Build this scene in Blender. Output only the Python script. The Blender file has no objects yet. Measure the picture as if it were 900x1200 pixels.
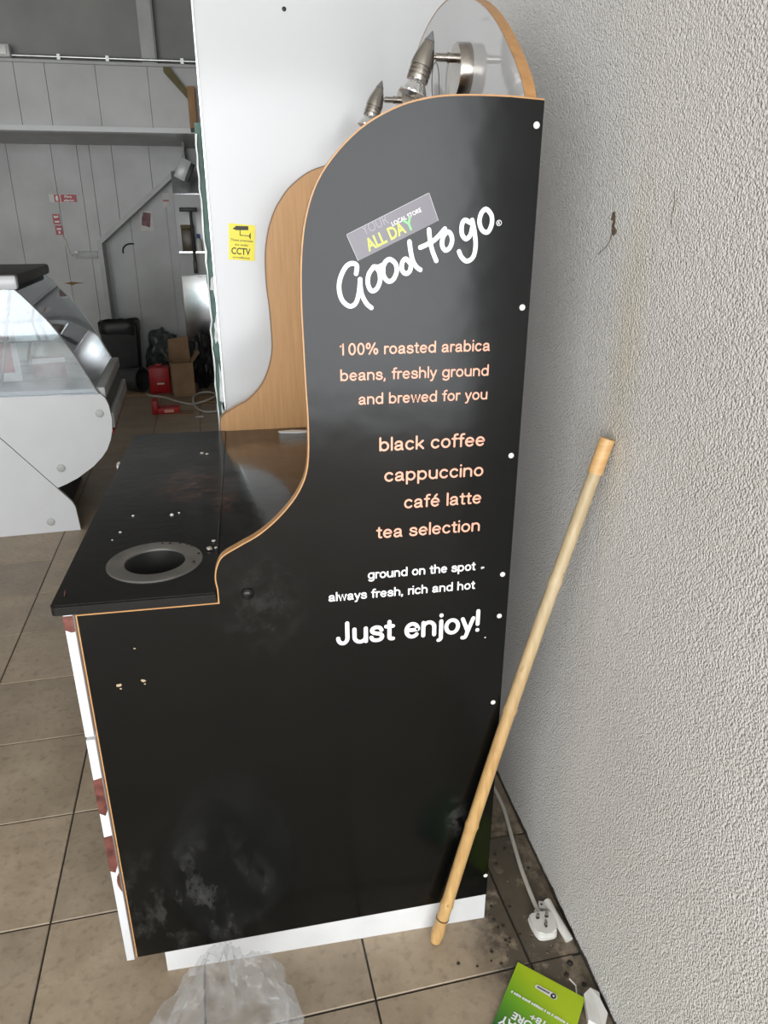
import bpy, bmesh, math, random
from mathutils import Vector, Matrix, noise
random.seed(7)
S = bpy.context.scene
COL = S.collection
PI = math.pi

# ------------------------------------------------------------------ camera
cd = bpy.data.cameras.new('camera'); cam = bpy.data.objects.new('camera', cd); COL.objects.link(cam)
cd.sensor_fit = 'VERTICAL'; cd.sensor_height = 24.0; cd.lens = 853.9 / 1200 * 24.0
cd.clip_start = 0.02; cd.clip_end = 100
cam.location = (-0.652, -1.192, 1.55)
cam.rotation_euler = (PI / 2 - 0.3801, 0, -0.1829)
S.camera = cam
# ------------------------------------------------------------------ world, light, exposure
w = bpy.data.worlds.new('overcast_sky'); S.world = w; w.use_nodes = True
bgn = w.node_tree.nodes['Background']
bgn.inputs[0].default_value = (0.86, 0.93, 1.0, 1); bgn.inputs[1].default_value = 1.0

def area(name, loc, rot, sx, sy, power, col):
    d = bpy.data.lights.new(name, 'AREA'); d.shape = 'RECTANGLE'; d.size = sx; d.size_y = sy
    d.energy = power; d.color = col
    o = bpy.data.objects.new(name, d); COL.objects.link(o); o.location = loc; o.rotation_euler = rot
    return o
# daylight through the glazed shop front behind the camera: its bright pane and sill show in the gloss of the black panel
area('shopfront_daylight_offscreen', (-1.75, -4.28, 1.43), (PI / 2, 0, 0), 6.3, 2.6, 300, (0.97, 0.985, 1.0))
vs = S.view_settings
vs.view_transform = 'Standard'; vs.look = 'None'; vs.gamma = 1.0; vs.use_curve_mapping = False
vs.exposure = 0.2

# ------------------------------------------------------------------ materials
def mat(name, col, rough=0.5, metal=0.0, var=0.0, vscale=8.0, bump=0.0, bscale=60.0, spec=0.5, coat=0.0, stretch=None, detail=4.0):
    """procedural Principled material: noise colour variation and noise bump in object space"""
    m = bpy.data.materials.new(name); m.use_nodes = True
    nt = m.node_tree; b = nt.nodes['Principled BSDF']
    b.inputs['Roughness'].default_value = rough; b.inputs['Metallic'].default_value = metal
    b.inputs['Specular IOR Level'].default_value = spec; b.inputs['Coat Weight'].default_value = coat
    c = (*col, 1)
    b.inputs['Base Color'].default_value = c
    tc = nt.nodes.new('ShaderNodeTexCoord'); mp = nt.nodes.new('ShaderNodeMapping')
    nt.links.new(tc.outputs['Object'], mp.inputs[0])
    if stretch: mp.inputs['Scale'].default_value = stretch
    if var > 0:
        n = nt.nodes.new('ShaderNodeTexNoise'); n.inputs['Scale'].default_value = vscale; n.inputs['Detail'].default_value = detail
        nt.links.new(mp.outputs[0], n.inputs['Vector'])
        r = nt.nodes.new('ShaderNodeValToRGB')
        r.color_ramp.elements[0].position = 0.3; r.color_ramp.elements[1].position = 0.7
        r.color_ramp.elements[0].color = (*[x * (1 - var) for x in col], 1)
        r.color_ramp.elements[1].color = (*[min(1, x * (1 + var)) for x in col], 1)
        nt.links.new(n.outputs['Fac'], r.inputs[0]); nt.links.new(r.outputs[0], b.inputs['Base Color'])
    if bump > 0:
        n = nt.nodes.new('ShaderNodeTexNoise'); n.inputs['Scale'].default_value = bscale; n.inputs['Detail'].default_value = 3
        nt.links.new(mp.outputs[0], n.inputs['Vector'])
        bp = nt.nodes.new('ShaderNodeBump'); bp.inputs['Strength'].default_value = bump; bp.inputs['Distance'].default_value = 0.01
        nt.links.new(n.outputs['Fac'], bp.inputs['Height']); nt.links.new(bp.outputs[0], b.inputs['Normal'])
    return m

def nd(nt, t, **kw):
    n = nt.nodes.new(t)
    for k, v in kw.items():
        if k in n.inputs: n.inputs[k].default_value = v
        else: setattr(n, k, v)
    return n
def mixc(nt, fac, a, b, blend='MIX'):
    n = nt.nodes.new('ShaderNodeMix'); n.data_type = 'RGBA'; n.blend_type = blend
    for sock, v in ((n.inputs[0], fac), (n.inputs[6], a), (n.inputs[7], b)):
        if hasattr(v, 'links'): nt.links.new(v, sock)
        elif isinstance(v, (int, float)): sock.default_value = v
        else: sock.default_value = (*v, 1)
    return n.outputs[2]
def ramp(nt, src, p0, p1, c0=(0, 0, 0), c1=(1, 1, 1)):
    r = nt.nodes.new('ShaderNodeValToRGB'); e = r.color_ramp.elements
    e[0].position = p0; e[1].position = p1; e[0].color = (*c0, 1); e[1].color = (*c1, 1)
    nt.links.new(src, r.inputs[0]); return r.outputs[0]
def math_n(nt, op, a, b=None):
    n = nt.nodes.new('ShaderNodeMath'); n.operation = op
    for s, v in ((n.inputs[0], a), (n.inputs[1], b)):
        if v is None: continue
        if hasattr(v, 'links'): nt.links.new(v, s)
        else: s.default_value = v
    return n.outputs[0]
def pos_mask(nt, centre, radii):
    """soft blob, 1 at the centre and 0 outside the radii, in world position"""
    g = nt.nodes.new('ShaderNodeNewGeometry')
    mp = nt.nodes.new('ShaderNodeMapping'); mp.vector_type = 'TEXTURE'
    mp.inputs['Location'].default_value = centre; mp.inputs['Scale'].default_value = radii
    nt.links.new(g.outputs['Position'], mp.inputs[0])
    gr = nt.nodes.new('ShaderNodeTexGradient'); gr.gradient_type = 'SPHERICAL'
    nt.links.new(mp.outputs[0], gr.inputs[0]); return gr.outputs['Fac']
def pnoise(nt, scale, detail=4, rough=0.55, stretch=None):
    g = nt.nodes.new('ShaderNodeNewGeometry'); n = nt.nodes.new('ShaderNodeTexNoise')
    n.inputs['Scale'].default_value = scale; n.inputs['Detail'].default_value = detail; n.inputs['Roughness'].default_value = rough
    if stretch:
        mp = nt.nodes.new('ShaderNodeMapping'); mp.inputs['Scale'].default_value = stretch
        nt.links.new(g.outputs['Position'], mp.inputs[0]); nt.links.new(mp.outputs[0], n.inputs['Vector'])
    else: nt.links.new(g.outputs['Position'], n.inputs['Vector'])
    return n.outputs['Fac']

def wood_mat(name, c0, c1, stretch, scale=6, rough=0.45):
    m = bpy.data.materials.new(name); m.use_nodes = True; nt = m.node_tree; b = nt.nodes['Principled BSDF']
    n = pnoise(nt, scale, 6, 0.65, stretch)
    nt.links.new(ramp(nt, n, 0.3, 0.72, c0, c1), b.inputs['Base Color']); b.inputs['Roughness'].default_value = rough
    return m

def wall_plaster():
    m = bpy.data.materials.new('stippled_plaster'); m.use_nodes = True; nt = m.node_tree; b = nt.nodes['Principled BSDF']
    base = ramp(nt, pnoise(nt, 2.2, 5), 0.3, 0.7, (0.72, 0.695, 0.66), (0.79, 0.77, 0.74))
    # yellowish water stain running down
    st = math_n(nt, 'MULTIPLY', pos_mask(nt, (0, 0.0, 1.32), (0.3, 0.07, 0.42)), pnoise(nt, 9, 4))
    c = mixc(nt, math_n(nt, 'MULTIPLY', st, 0.75), base, (0.62, 0.53, 0.32))
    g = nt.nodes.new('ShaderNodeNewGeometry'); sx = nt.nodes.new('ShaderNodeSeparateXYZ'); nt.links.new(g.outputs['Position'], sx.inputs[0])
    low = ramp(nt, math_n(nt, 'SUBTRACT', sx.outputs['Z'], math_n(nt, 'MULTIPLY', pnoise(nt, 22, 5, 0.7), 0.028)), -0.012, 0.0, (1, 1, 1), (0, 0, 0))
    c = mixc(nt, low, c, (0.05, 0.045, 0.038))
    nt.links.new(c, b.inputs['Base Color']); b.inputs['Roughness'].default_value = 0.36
    b.inputs['Specular IOR Level'].default_value = 0.55
    h1 = pnoise(nt, 300, 2, 0.5); v = nt.nodes.new('ShaderNodeTexVoronoi'); v.inputs['Scale'].default_value = 270; v.feature = 'SMOOTH_F1'
    gg = nt.nodes.new('ShaderNodeNewGeometry'); nt.links.new(gg.outputs['Position'], v.inputs['Vector'])
    h = math_n(nt, 'ADD', math_n(nt, 'MULTIPLY', h1, 0.8), math_n(nt, 'MULTIPLY', v.outputs['Distance'], -1.0))
    bp = nd(nt, 'ShaderNodeBump', Strength=1.0, Distance=0.0046); nt.links.new(h, bp.inputs['Height']); nt.links.new(bp.outputs[0], b.inputs['Normal'])
    return m

TILE, TTH, TU0, TV0 = 0.3564, 0.0493, -0.1258, 0.2355
def tile_mat(name, grout=False):
    m = bpy.data.materials.new(name); m.use_nodes = True; nt = m.node_tree; b = nt.nodes['Principled BSDF']
    oi = nt.nodes.new('ShaderNodeObjectInfo')
    n1 = pnoise(nt, 6, 6, 0.6); n2 = pnoise(nt, 45, 4, 0.6)
    c = ramp(nt, n1, 0.3, 0.72, (0.275, 0.215, 0.15), (0.42, 0.34, 0.25))
    c = mixc(nt, math_n(nt, 'MULTIPLY', ramp(nt, n2, 0.52, 0.72), 0.45), c, (0.14, 0.105, 0.075))
    if not grout:
        c = mixc(nt, 1.0, c, ramp(nt, oi.outputs['Random'], 0, 1, (0.86, 0.86, 0.86), (1.08, 1.07, 1.05)), 'MULTIPLY')
    # ground-in dirt between the coffee unit and the wall
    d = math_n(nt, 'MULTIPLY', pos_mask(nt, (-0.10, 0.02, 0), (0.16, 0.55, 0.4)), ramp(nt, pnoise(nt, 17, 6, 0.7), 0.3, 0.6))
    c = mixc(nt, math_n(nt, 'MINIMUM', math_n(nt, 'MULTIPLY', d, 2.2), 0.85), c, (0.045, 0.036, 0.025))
    if grout:
        g = nt.nodes.new('ShaderNodeNewGeometry'); mp = nt.nodes.new('ShaderNodeMapping'); mp.vector_type = 'TEXTURE'
        mp.inputs['Rotation'].default_value = (0, 0, TTH)
        mp.inputs['Location'].default_value = (TU0 * math.cos(TTH) - TV0 * math.sin(TTH), TU0 * math.sin(TTH) + TV0 * math.cos(TTH), 0)
        nt.links.new(g.outputs['Position'], mp.inputs[0])
        br = nt.nodes.new('ShaderNodeTexBrick'); br.offset = 0; br.squash = 1
        br.inputs['Scale'].default_value = 1; br.inputs['Brick Width'].default_value = TILE; br.inputs['Row Height'].default_value = TILE
        br.inputs['Mortar Size'].default_value = 0.004; br.inputs['Mortar Smooth'].default_value = 0
        nt.links.new(mp.outputs[0], br.inputs['Vector'])
        c = mixc(nt, br.outputs['Fac'], c, (0.03, 0.026, 0.022))
    nt.links.new(c, b.inputs['Base Color'])
    nt.links.new(ramp(nt, n1, 0.2, 0.8, (0.34,) * 3, (0.6,) * 3), b.inputs['Roughness'])
    bp = nd(nt, 'ShaderNodeBump', Strength=0.25, Distance=0.003); nt.links.new(n2, bp.inputs['Height']); nt.links.new(bp.outputs[0], b.inputs['Normal'])
    return m

def laminate_black():
    m = bpy.data.materials.new('black_laminate'); m.use_nodes = True; nt = m.node_tree; b = nt.nodes['Principled BSDF']
    base = (0.002, 0.0024, 0.0023)
    sc = math_n(nt, 'MULTIPLY', pos_mask(nt, (-0.84, 0, 0.20), (0.22, 0.3, 0.22)), ramp(nt, pnoise(nt, 15, 8, 0.72, (1.0, 1, 0.55)), 0.50, 0.74))
    sc2 = math_n(nt, 'MULTIPLY', pos_mask(nt, (-0.66, 0, 0.90), (0.10, 0.3, 0.13)), ramp(nt, pnoise(nt, 26, 6, 0.7), 0.45, 0.75))
    sc3 = math_n(nt, 'MULTIPLY', pos_mask(nt, (-0.27, 0, 0.33), (0.03, 0.3, 0.07)), ramp(nt, pnoise(nt, 40, 4), 0.4, 0.7))
    tot = math_n(nt, 'ADD', math_n(nt, 'ADD', sc, math_n(nt, 'MULTIPLY', sc2, 0.35)), math_n(nt, 'MULTIPLY', sc3, 0.8))
    nt.links.new(mixc(nt, math_n(nt, 'MULTIPLY', tot, 0.24), base, (0.30, 0.30, 0.29)), b.inputs['Base Color'])
    nt.links.new(ramp(nt, pnoise(nt, 3.5, 4), 0.3, 0.75, (0.13,) * 3, (0.21,) * 3), b.inputs['Roughness'])
    b.inputs['Specular IOR Level'].default_value = 0.29
    h = math_n(nt, 'ADD', pnoise(nt, 9, 2), math_n(nt, 'MULTIPLY', math_n(nt, 'MULTIPLY', pnoise(nt, 150, 2), pos_mask(nt, (-0.68, 0, 0.90), (0.11, 0.3, 0.15))), 0.25))
    bp = nd(nt, 'ShaderNodeBump', Strength=0.25, Distance=0.004); nt.links.new(h, bp.inputs['Height']); nt.links.new(bp.outputs[0], b.inputs['Normal'])
    return m

def worktop_mat():
    m = bpy.data.materials.new('black_worktop'); m.use_nodes = True; nt = m.node_tree; b = nt.nodes['Principled BSDF']
    base = (0.008, 0.008, 0.008)
    rust = math_n(nt, 'MULTIPLY', pos_mask(nt, (-0.82, 0.60, 0.93), (0.09, 0.17, 0.3)), ramp(nt, pnoise(nt, 34, 6, 0.75), 0.45, 0.68))
    rust2 = math_n(nt, 'MULTIPLY', pos_mask(nt, (-0.73, 0.5, 0.93), (0.035, 0.16, 0.3)), ramp(nt, pnoise(nt, 28, 6, 0.75), 0.45, 0.68))
    c = mixc(nt, math_n(nt, 'MINIMUM', math_n(nt, 'MULTIPLY', math_n(nt, 'ADD', rust, rust2), 1.3), 0.85), base, (0.14, 0.06, 0.034))
    dust = math_n(nt, 'MULTIPLY', pos_mask(nt, (-0.60, 0.6, 0.93), (0.22, 0.5, 0.3)), ramp(nt, pnoise(nt, 13, 7, 0.7), 0.46, 0.78))
    c = mixc(nt, math_n(nt, 'MULTIPLY', dust, 0.35), c, (0.20, 0.19, 0.18))
    c = mixc(nt, math_n(nt, 'MULTIPLY', ramp(nt, pnoise(nt, 190, 2), 0.72, 0.78), 0.35), c, (0.3, 0.28, 0.26))
    nt.links.new(c, b.inputs['Base Color'])
    nt.links.new(ramp(nt, pnoise(nt, 8, 5, 0.6), 0.3, 0.75, (0.10,) * 3, (0.24,) * 3), b.inputs['Roughness']); b.inputs['Specular IOR Level'].default_value = 0.38
    bp = nd(nt, 'ShaderNodeBump', Strength=0.12, Distance=0.004); nt.links.new(pnoise(nt, 30, 3), bp.inputs['Height']); nt.links.new(bp.outputs[0], b.inputs['Normal'])
    return m

def glass_mat(name, tint=(0.86, 0.93, 0.9), fac=0.85):
    m = bpy.data.materials.new(name); m.use_nodes = True; nt = m.node_tree
    for n in list(nt.nodes):
        if n.type != 'OUTPUT_MATERIAL': nt.nodes.remove(n)
    out = [n for n in nt.nodes if n.type == 'OUTPUT_MATERIAL'][0]
    t = nd(nt, 'ShaderNodeBsdfTransparent'); t.inputs[0].default_value = (*tint, 1)
    g = nd(nt, 'ShaderNodeBsdfGlossy', Roughness=0.03); g.inputs[0].default_value = (0.95, 0.97, 1, 1)
    d = nd(nt, 'ShaderNodeBsdfDiffuse'); d.inputs[0].default_value = (0.75, 0.78, 0.8, 1)
    fr = nd(nt, 'ShaderNodeFresnel', IOR=1.5)
    m1 = nt.nodes.new('ShaderNodeMixShader'); nt.links.new(math_n(nt, 'MINIMUM', math_n(nt, 'MULTIPLY', fr.outputs[0], 1.8), 1.0), m1.inputs[0])
    nt.links.new(t.outputs[0], m1.inputs[1]); nt.links.new(g.outputs[0], m1.inputs[2])
    # dusty smears
    m2 = nt.nodes.new('ShaderNodeMixShader')
    nt.links.new(math_n(nt, 'MULTIPLY', ramp(nt, pnoise(nt, 5, 5, 0.6), 0.35, 0.8), 1 - fac), m2.inputs[0])
    nt.links.new(m1.outputs[0], m2.inputs[1]); nt.links.new(d.outputs[0], m2.inputs[2]); nt.links.new(m2.outputs[0], out.inputs[0])
    return m

def film_mat(name):
    m = bpy.data.materials.new(name); m.use_nodes = True; nt = m.node_tree; b = nt.nodes['Principled BSDF']
    out = [n for n in nt.nodes if n.type == 'OUTPUT_MATERIAL'][0]
    b.inputs['Base Color'].default_value = (0.82, 0.83, 0.84, 1); b.inputs['Roughness'].default_value = 0.16
    b.inputs['Specular IOR Level'].default_value = 0.9
    t = nd(nt, 'ShaderNodeBsdfTransparent'); t.inputs[0].default_value = (0.95, 0.95, 0.95, 1)
    mx = nt.nodes.new('ShaderNodeMixShader')
    nt.links.new(ramp(nt, pnoise(nt, 14, 5, 0.6), 0.3, 0.8, (0.05,) * 3, (0.34,) * 3), mx.inputs[0])
    nt.links.new(t.outputs[0], mx.inputs[1]); nt.links.new(b.outputs[0], mx.inputs[2]); nt.links.new(mx.outputs[0], out.inputs[0])
    bp = nd(nt, 'ShaderNodeBump', Strength=0.5, Distance=0.004); nt.links.new(pnoise(nt, 60, 4, 0.6), bp.inputs['Height']); nt.links.new(bp.outputs[0], b.inputs['Normal'])
    return m

def steel_mat(name, col=(0.55, 0.54, 0.52), rough=0.3, stretch=(1, 1, 1)):
    m = mat(name, col, rough, 1.0, 0.12, 20, 0.04, 120, stretch=stretch); return m

def cane_mat():
    m = bpy.data.materials.new('bamboo'); m.use_nodes = True; nt = m.node_tree; b = nt.nodes['Principled BSDF']
    g = nt.nodes.new('ShaderNodeNewGeometry'); sx = nt.nodes.new('ShaderNodeSeparateXYZ'); nt.links.new(g.outputs['Position'], sx.inputs[0])
    n = pnoise(nt, 14, 5, 0.6, (6, 6, 1))
    lo = ramp(nt, n, 0.3, 0.75, (0.40, 0.23, 0.085), (0.60, 0.385, 0.16))
    hi = ramp(nt, n, 0.3, 0.75, (0.42, 0.32, 0.18), (0.53, 0.43, 0.27))
    c = mixc(nt, ramp(nt, sx.outputs['Z'], 0.5, 0.85), lo, hi)
    c = mixc(nt, ramp(nt, pnoise(nt, 60, 3, 0.6, (1, 1, 0.5)), 0.68, 0.76), c, (0.16, 0.09, 0.04))
    nt.links.new(c, b.inputs['Base Color']); b.inputs['Roughness'].default_value = 0.45
    return m

def green_mat():
    m = bpy.data.materials.new('green_print_card'); m.use_nodes = True; nt = m.node_tree; b = nt.nodes['Principled BSDF']
    tc = nt.nodes.new('ShaderNodeTexCoord'); sx = nt.nodes.new('ShaderNodeSeparateXYZ'); nt.links.new(tc.outputs['Object'], sx.inputs[0])
    v = math_n(nt, 'ADD', math_n(nt, 'MULTIPLY', sx.outputs['Y'], -5.0), math_n(nt, 'MULTIPLY', sx.outputs['X'], -2.2))
    r = nt.nodes.new('ShaderNodeValToRGB'); nt.links.new(v, r.inputs[0]); e = r.color_ramp.elements
    e[0].position = 0.0; e[0].color = (0.43, 0.58, 0.012, 1); e[1].position = 0.75; e[1].color = (0.012, 0.12, 0.03, 1)
    k = e.new(0.35); k.color = (0.16, 0.40, 0.018, 1)
    nt.links.new(r.outputs[0], b.inputs['Base Color']); b.inputs['Roughness'].default_value = 0.3
    return m

def bean_print():
    m = bpy.data.materials.new('coffee_bean_print'); m.use_nodes = True; nt = m.node_tree; b = nt.nodes['Principled BSDF']
    n = pnoise(nt, 38, 4, 0.6)
    nt.links.new(ramp(nt, n, 0.35, 0.75, (0.055, 0.017, 0.014), (0.22, 0.075, 0.06)), b.inputs['Base Color']); b.inputs['Roughness'].default_value = 0.3
    return m

PLASTER = wall_plaster(); TILEM = tile_mat('beige_tile'); GROUT = tile_mat('tiled_floor', True)
BLACK = laminate_black(); WTOP = worktop_mat()
BEECH = wood_mat('beech_veneer', (0.47, 0.25, 0.10), (0.59, 0.335, 0.145), (22, 22, 1.2), 5)
BEECH_EDGE = wood_mat('beech_edging', (0.38, 0.19, 0.07), (0.50, 0.27, 0.105), (4, 4, 4), 12, 0.4)
WHITE = mat('white_gloss_cladding', (0.60, 0.608, 0.617), 0.16, var=0.03, vscale=2, bump=0.10, bscale=3.2)
WLAM = mat('white_laminate', (0.60, 0.61, 0.62), 0.22, var=0.03, vscale=5)
GLAM = mat('pale_grey_laminate', (0.56, 0.57, 0.585), 0.07, var=0.02, vscale=3)
PLINTH = mat('pale_grey_plinth', (0.60, 0.605, 0.605), 0.4, var=0.08, vscale=7)
BEAN = bean_print()
NICKEL = steel_mat('brushed_nickel', (0.42, 0.39, 0.35), 0.26, (1, 1, 1))
RING = mat('satin_steel', (0.20, 0.19, 0.175), 0.5, 0.65, 0.10, 40)
LINER = mat('steel_liner', (0.36, 0.36, 0.35), 0.24, 0.95, 0.15, 30)
STEEL = steel_mat('stainless_steel', (0.58, 0.59, 0.6), 0.24, (1, 1, 30))
ALU = steel_mat('aluminium', (0.62, 0.63, 0.64), 0.35)
LAMPGLASS = mat('lamp_reflector', (0.78, 0.78, 0.78), 0.12, 0.85, 0.1, 90, 0.3, 120)
GREYCLAD = mat('grey_cladding', (0.50, 0.505, 0.50), 0.42, var=0.12, vscale=3, bump=0.05, bscale=10)
PALECLAD = mat('pale_cladding', (0.50, 0.505, 0.50), 0.4, var=0.10, vscale=3, bump=0.05, bscale=8)
DARKCLAD = mat('dark_grey_paint', (0.26, 0.262, 0.25), 0.6, var=0.12, vscale=3)
CEIL = mat('ceiling_paint', (0.62, 0.62, 0.60), 0.8, var=0.04)
SIDEW = mat('side_wall_paint', (0.55, 0.54, 0.52), 0.7, var=0.05)
TRIMM = mat('grey_trim', (0.44, 0.445, 0.44), 0.4, var=0.1)
CANE = cane_mat(); CANECUT = wood_mat('pale_cane_sleeve', (0.55, 0.32, 0.12), (0.68, 0.44, 0.20), (1, 1, 6), 20)
WPLAST = mat('white_plastic', (0.70, 0.69, 0.65), 0.35, var=0.06, vscale=30)
CABLEM = mat('ivory_cable', (0.52, 0.49, 0.43), 0.45, var=0.08, vscale=30)
DARK = mat('dark_metal', (0.02, 0.02, 0.02), 0.45, 0.2, 0.2, 30)
BLKPL = mat('black_plastic', (0.012, 0.012, 0.013), 0.4, var=0.3, vscale=10, bump=0.2, bscale=14)
GREEN = green_mat()
PAPER = mat('white_paper', (0.74, 0.73, 0.70), 0.7, var=0.08, vscale=30)
CARD = mat('brown_cardboard', (0.30, 0.19, 0.105), 0.8, var=0.15, vscale=9)
RED = mat('red_plastic', (0.42, 0.012, 0.014), 0.4, var=0.15, vscale=15)
REDSIGN = mat('red_sign_print', (0.42, 0.03, 0.04), 0.4, var=0.05)
YELLOW = mat('yellow_sticker', (0.85, 0.74, 0.01), 0.35, var=0.05, vscale=10)
INK = mat('black_ink', (0.03, 0.025, 0.015), 0.5, var=0.1)
SALMON = mat('salmon_lettering', (0.80, 0.385, 0.27), 0.45, var=0.05, vscale=30)
WLET = mat('white_lettering', (0.86, 0.87, 0.88), 0.4, var=0.03, vscale=30)
GREYLET = mat('grey_lettering', (0.30, 0.29, 0.31), 0.4, var=0.05)
LIME = mat('lime_lettering', (0.58, 0.74, 0.08), 0.4, var=0.05)
GRNLET = mat('green_lettering', (0.20, 0.60, 0.20), 0.4, var=0.05)
STICK = mat('grey_sticker', (0.145, 0.135, 0.155), 0.35, var=0.06, vscale=20)
GLASS = glass_mat('display_glass', (0.90, 0.93, 0.95), 0.62); GLASS2 = glass_mat('curved_glass', (0.72, 0.84, 0.80), 0.86)
FILM = film_mat('clear_film')
GRNBOARD = mat('green_board', (0.055, 0.13, 0.10), 0.5, var=0.5, vscale=14)
PEEL = mat('peeling_film', (0.72, 0.74, 0.73), 0.4, var=0.25, vscale=30)
WOODRAW = wood_mat('raw_timber', (0.30, 0.165, 0.075), (0.42, 0.25, 0.12), (3, 3, 1), 8, 0.7)
OLIVE = mat('olive_timber', (0.14, 0.115, 0.045), 0.7, var=0.15)
BAGGRN = mat('grey_green_bag', (0.07, 0.085, 0.08), 0.3, var=0.6, vscale=14, bump=0.5, bscale=20)
RUST = mat('rust_mark', (0.22, 0.12, 0.035), 0.8, var=0.5, vscale=30)
SMUDGE = mat('plaster_hole', (0.13, 0.095, 0.065), 0.9, var=0.4, vscale=90)
BLUE = mat('blue_plastic', (0.05, 0.10, 0.40), 0.4, var=0.1)
BROWN = mat('brown_jar', (0.07, 0.045, 0.02), 0.35, var=0.3, vscale=20)
POSTER = mat('poster_print', (0.16, 0.05, 0.06), 0.5, var=0.9, vscale=18)
SOIL = mat('black_soil', (0.022, 0.018, 0.013), 0.9, var=0.4, vscale=200)
LEAD = mat('grey_lead', (0.16, 0.16, 0.16), 0.5)

# ------------------------------------------------------------------ mesh helpers
def link(name, bm, m, parent=None, smooth=False, loc=None):
    me = bpy.data.meshes.new(name)
    bmesh.ops.recalc_face_normals(bm, faces=bm.faces[:])
    bm.to_mesh(me); bm.free()
    for x in (m if isinstance(m, (list, tuple)) else [m]): me.materials.append(x)
    if smooth:
        for p in me.polygons: p.use_smooth = True
        try: me.set_sharp_from_angle(angle=math.radians(38))
        except Exception: pass
    o = bpy.data.objects.new(name, me); COL.objects.link(o)
    if parent: o.parent = parent
    if loc: o.location = loc
    return o
def thing(name, label, cat, loc=(0, 0, 0), rz=0, group=None):
    o = bpy.data.objects.new(name, None); COL.objects.link(o); o.empty_display_size = 0.05
    o.location = loc; o.rotation_euler = (0, 0, rz)
    return tag(o, label, cat, group)
def tag(o, label, cat, group=None):
    o['label'] = label; o['category'] = cat
    if group: o['group'] = group
    return o
def struct(o, label=None, cat=None):
    o['kind'] = 'structure'
    if label: o['label'] = label
    if cat: o['category'] = cat
    return o
def bbox(bm, x0, x1, y0, y1, z0, z1, bev=0.0, mi=0):
    r = bmesh.ops.create_cube(bm, size=1)
    vs_ = r['verts']
    for v in vs_:
        v.co = Vector((x0 + (v.co.x + .5) * (x1 - x0), y0 + (v.co.y + .5) * (y1 - y0), z0 + (v.co.z + .5) * (z1 - z0)))
    fs = set(f for v in vs_ for f in v.link_faces)
    for f in fs: f.material_index = mi
    if bev > 0:
        es = list(set(e for v in vs_ for e in v.link_edges))
        bmesh.ops.bevel(bm, geom=es, offset=bev, segments=2, affect='EDGES', profile=0.5)
    return bm
def box(name, m, x0, x1, y0, y1, z0, z1, parent=None, bev=0.0):
    return link(name, bbox(bmesh.new(), x0, x1, y0, y1, z0, z1, bev), m, parent, bev > 0)
def prism(bm, pts, a, b, plane='xz'):
    """closed outline extruded between a and b along the third axis"""
    def P(p, t):
        return {'xz': (p[0], t, p[1]), 'yz': (t, p[0], p[1]), 'xy': (p[0], p[1], t)}[plane]
    A = [bm.verts.new(P(p, a)) for p in pts]; B = [bm.verts.new(P(p, b)) for p in pts]
    bm.faces.new(A); bm.faces.new(B[::-1]); n = len(pts)
    for i in range(n): bm.faces.new((A[i], A[(i + 1) % n], B[(i + 1) % n], B[i]))
    return bm
def smooth_line(pts, sub=6, closed=False):
    """Catmull-Rom through the points"""
    P = [Vector(p) for p in pts]; n = len(P); out = []
    rng = n if closed else n - 1
    for i in range(rng):
        if closed: p0, p1, p2, p3 = P[i - 1], P[i], P[(i + 1) % n], P[(i + 2) % n]
        else: p0, p1, p2, p3 = P[max(i - 1, 0)], P[i], P[i + 1], P[min(i + 2, n - 1)]
        for k in range(sub):
            t = k / sub
            out.append(0.5 * ((2 * p1) + (p2 - p0) * t + (2 * p0 - 5 * p1 + 4 * p2 - p3) * t * t + (3 * p1 - p0 - 3 * p2 + p3) * t ** 3))
    if not closed: out.append(P[-1])
    return out
def tube(bm, pts, r, seg=10, cap=True):
    pts = [Vector(p) for p in pts]; n = len(pts); rings = []
    rr = r if callable(r) else (lambda t: r)
    ref = Vector((0, 0, 1))
    for i, p in enumerate(pts):
        d = (pts[min(i + 1, n - 1)] - pts[max(i - 1, 0)]).normalized()
        if abs(d.dot(ref)) > 0.95: ref = Vector((1, 0, 0))
        u = d.cross(ref).normalized(); v = d.cross(u).normalized()
        R = rr(i / max(1, n - 1))
        rings.append([bm.verts.new(p + u * (R * math.cos(2 * PI * k / seg)) + v * (R * math.sin(2 * PI * k / seg))) for k in range(seg)])
    for a, b in zip(rings, rings[1:]):
        for k in range(seg): bm.faces.new((a[k], a[(k + 1) % seg], b[(k + 1) % seg], b[k]))
    if cap: bm.faces.new(rings[0][::-1]); bm.faces.new(rings[-1])
    return bm
def lathe(bm, prof, base, axis, seg=32, cap0=True, cap1=True, closed=False):
    """profile (radius, distance) turned about an axis"""
    base = Vector(base); d = Vector(axis).normalized(); ref = Vector((0, 0, 1)) if abs(d.z) < .9 else Vector((1, 0, 0))
    u = d.cross(ref).normalized(); v = d.cross(u).normalized(); rings = []
    for r, h in prof:
        rings.append([bm.verts.new(base + d * h + u * (r * math.cos(2 * PI * k / seg)) + v * (r * math.sin(2 * PI * k / seg))) for k in range(seg)])
    pairs = list(zip(rings, rings[1:])) + ([(rings[-1], rings[0])] if closed else [])
    for a, b in pairs:
        for k in range(seg): bm.faces.new((a[k], a[(k + 1) % seg], b[(k + 1) % seg], b[k]))
    if not closed:
        if cap0: bm.faces.new(rings[0][::-1])
        if cap1: bm.faces.new(rings[-1])
    return bm
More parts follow.
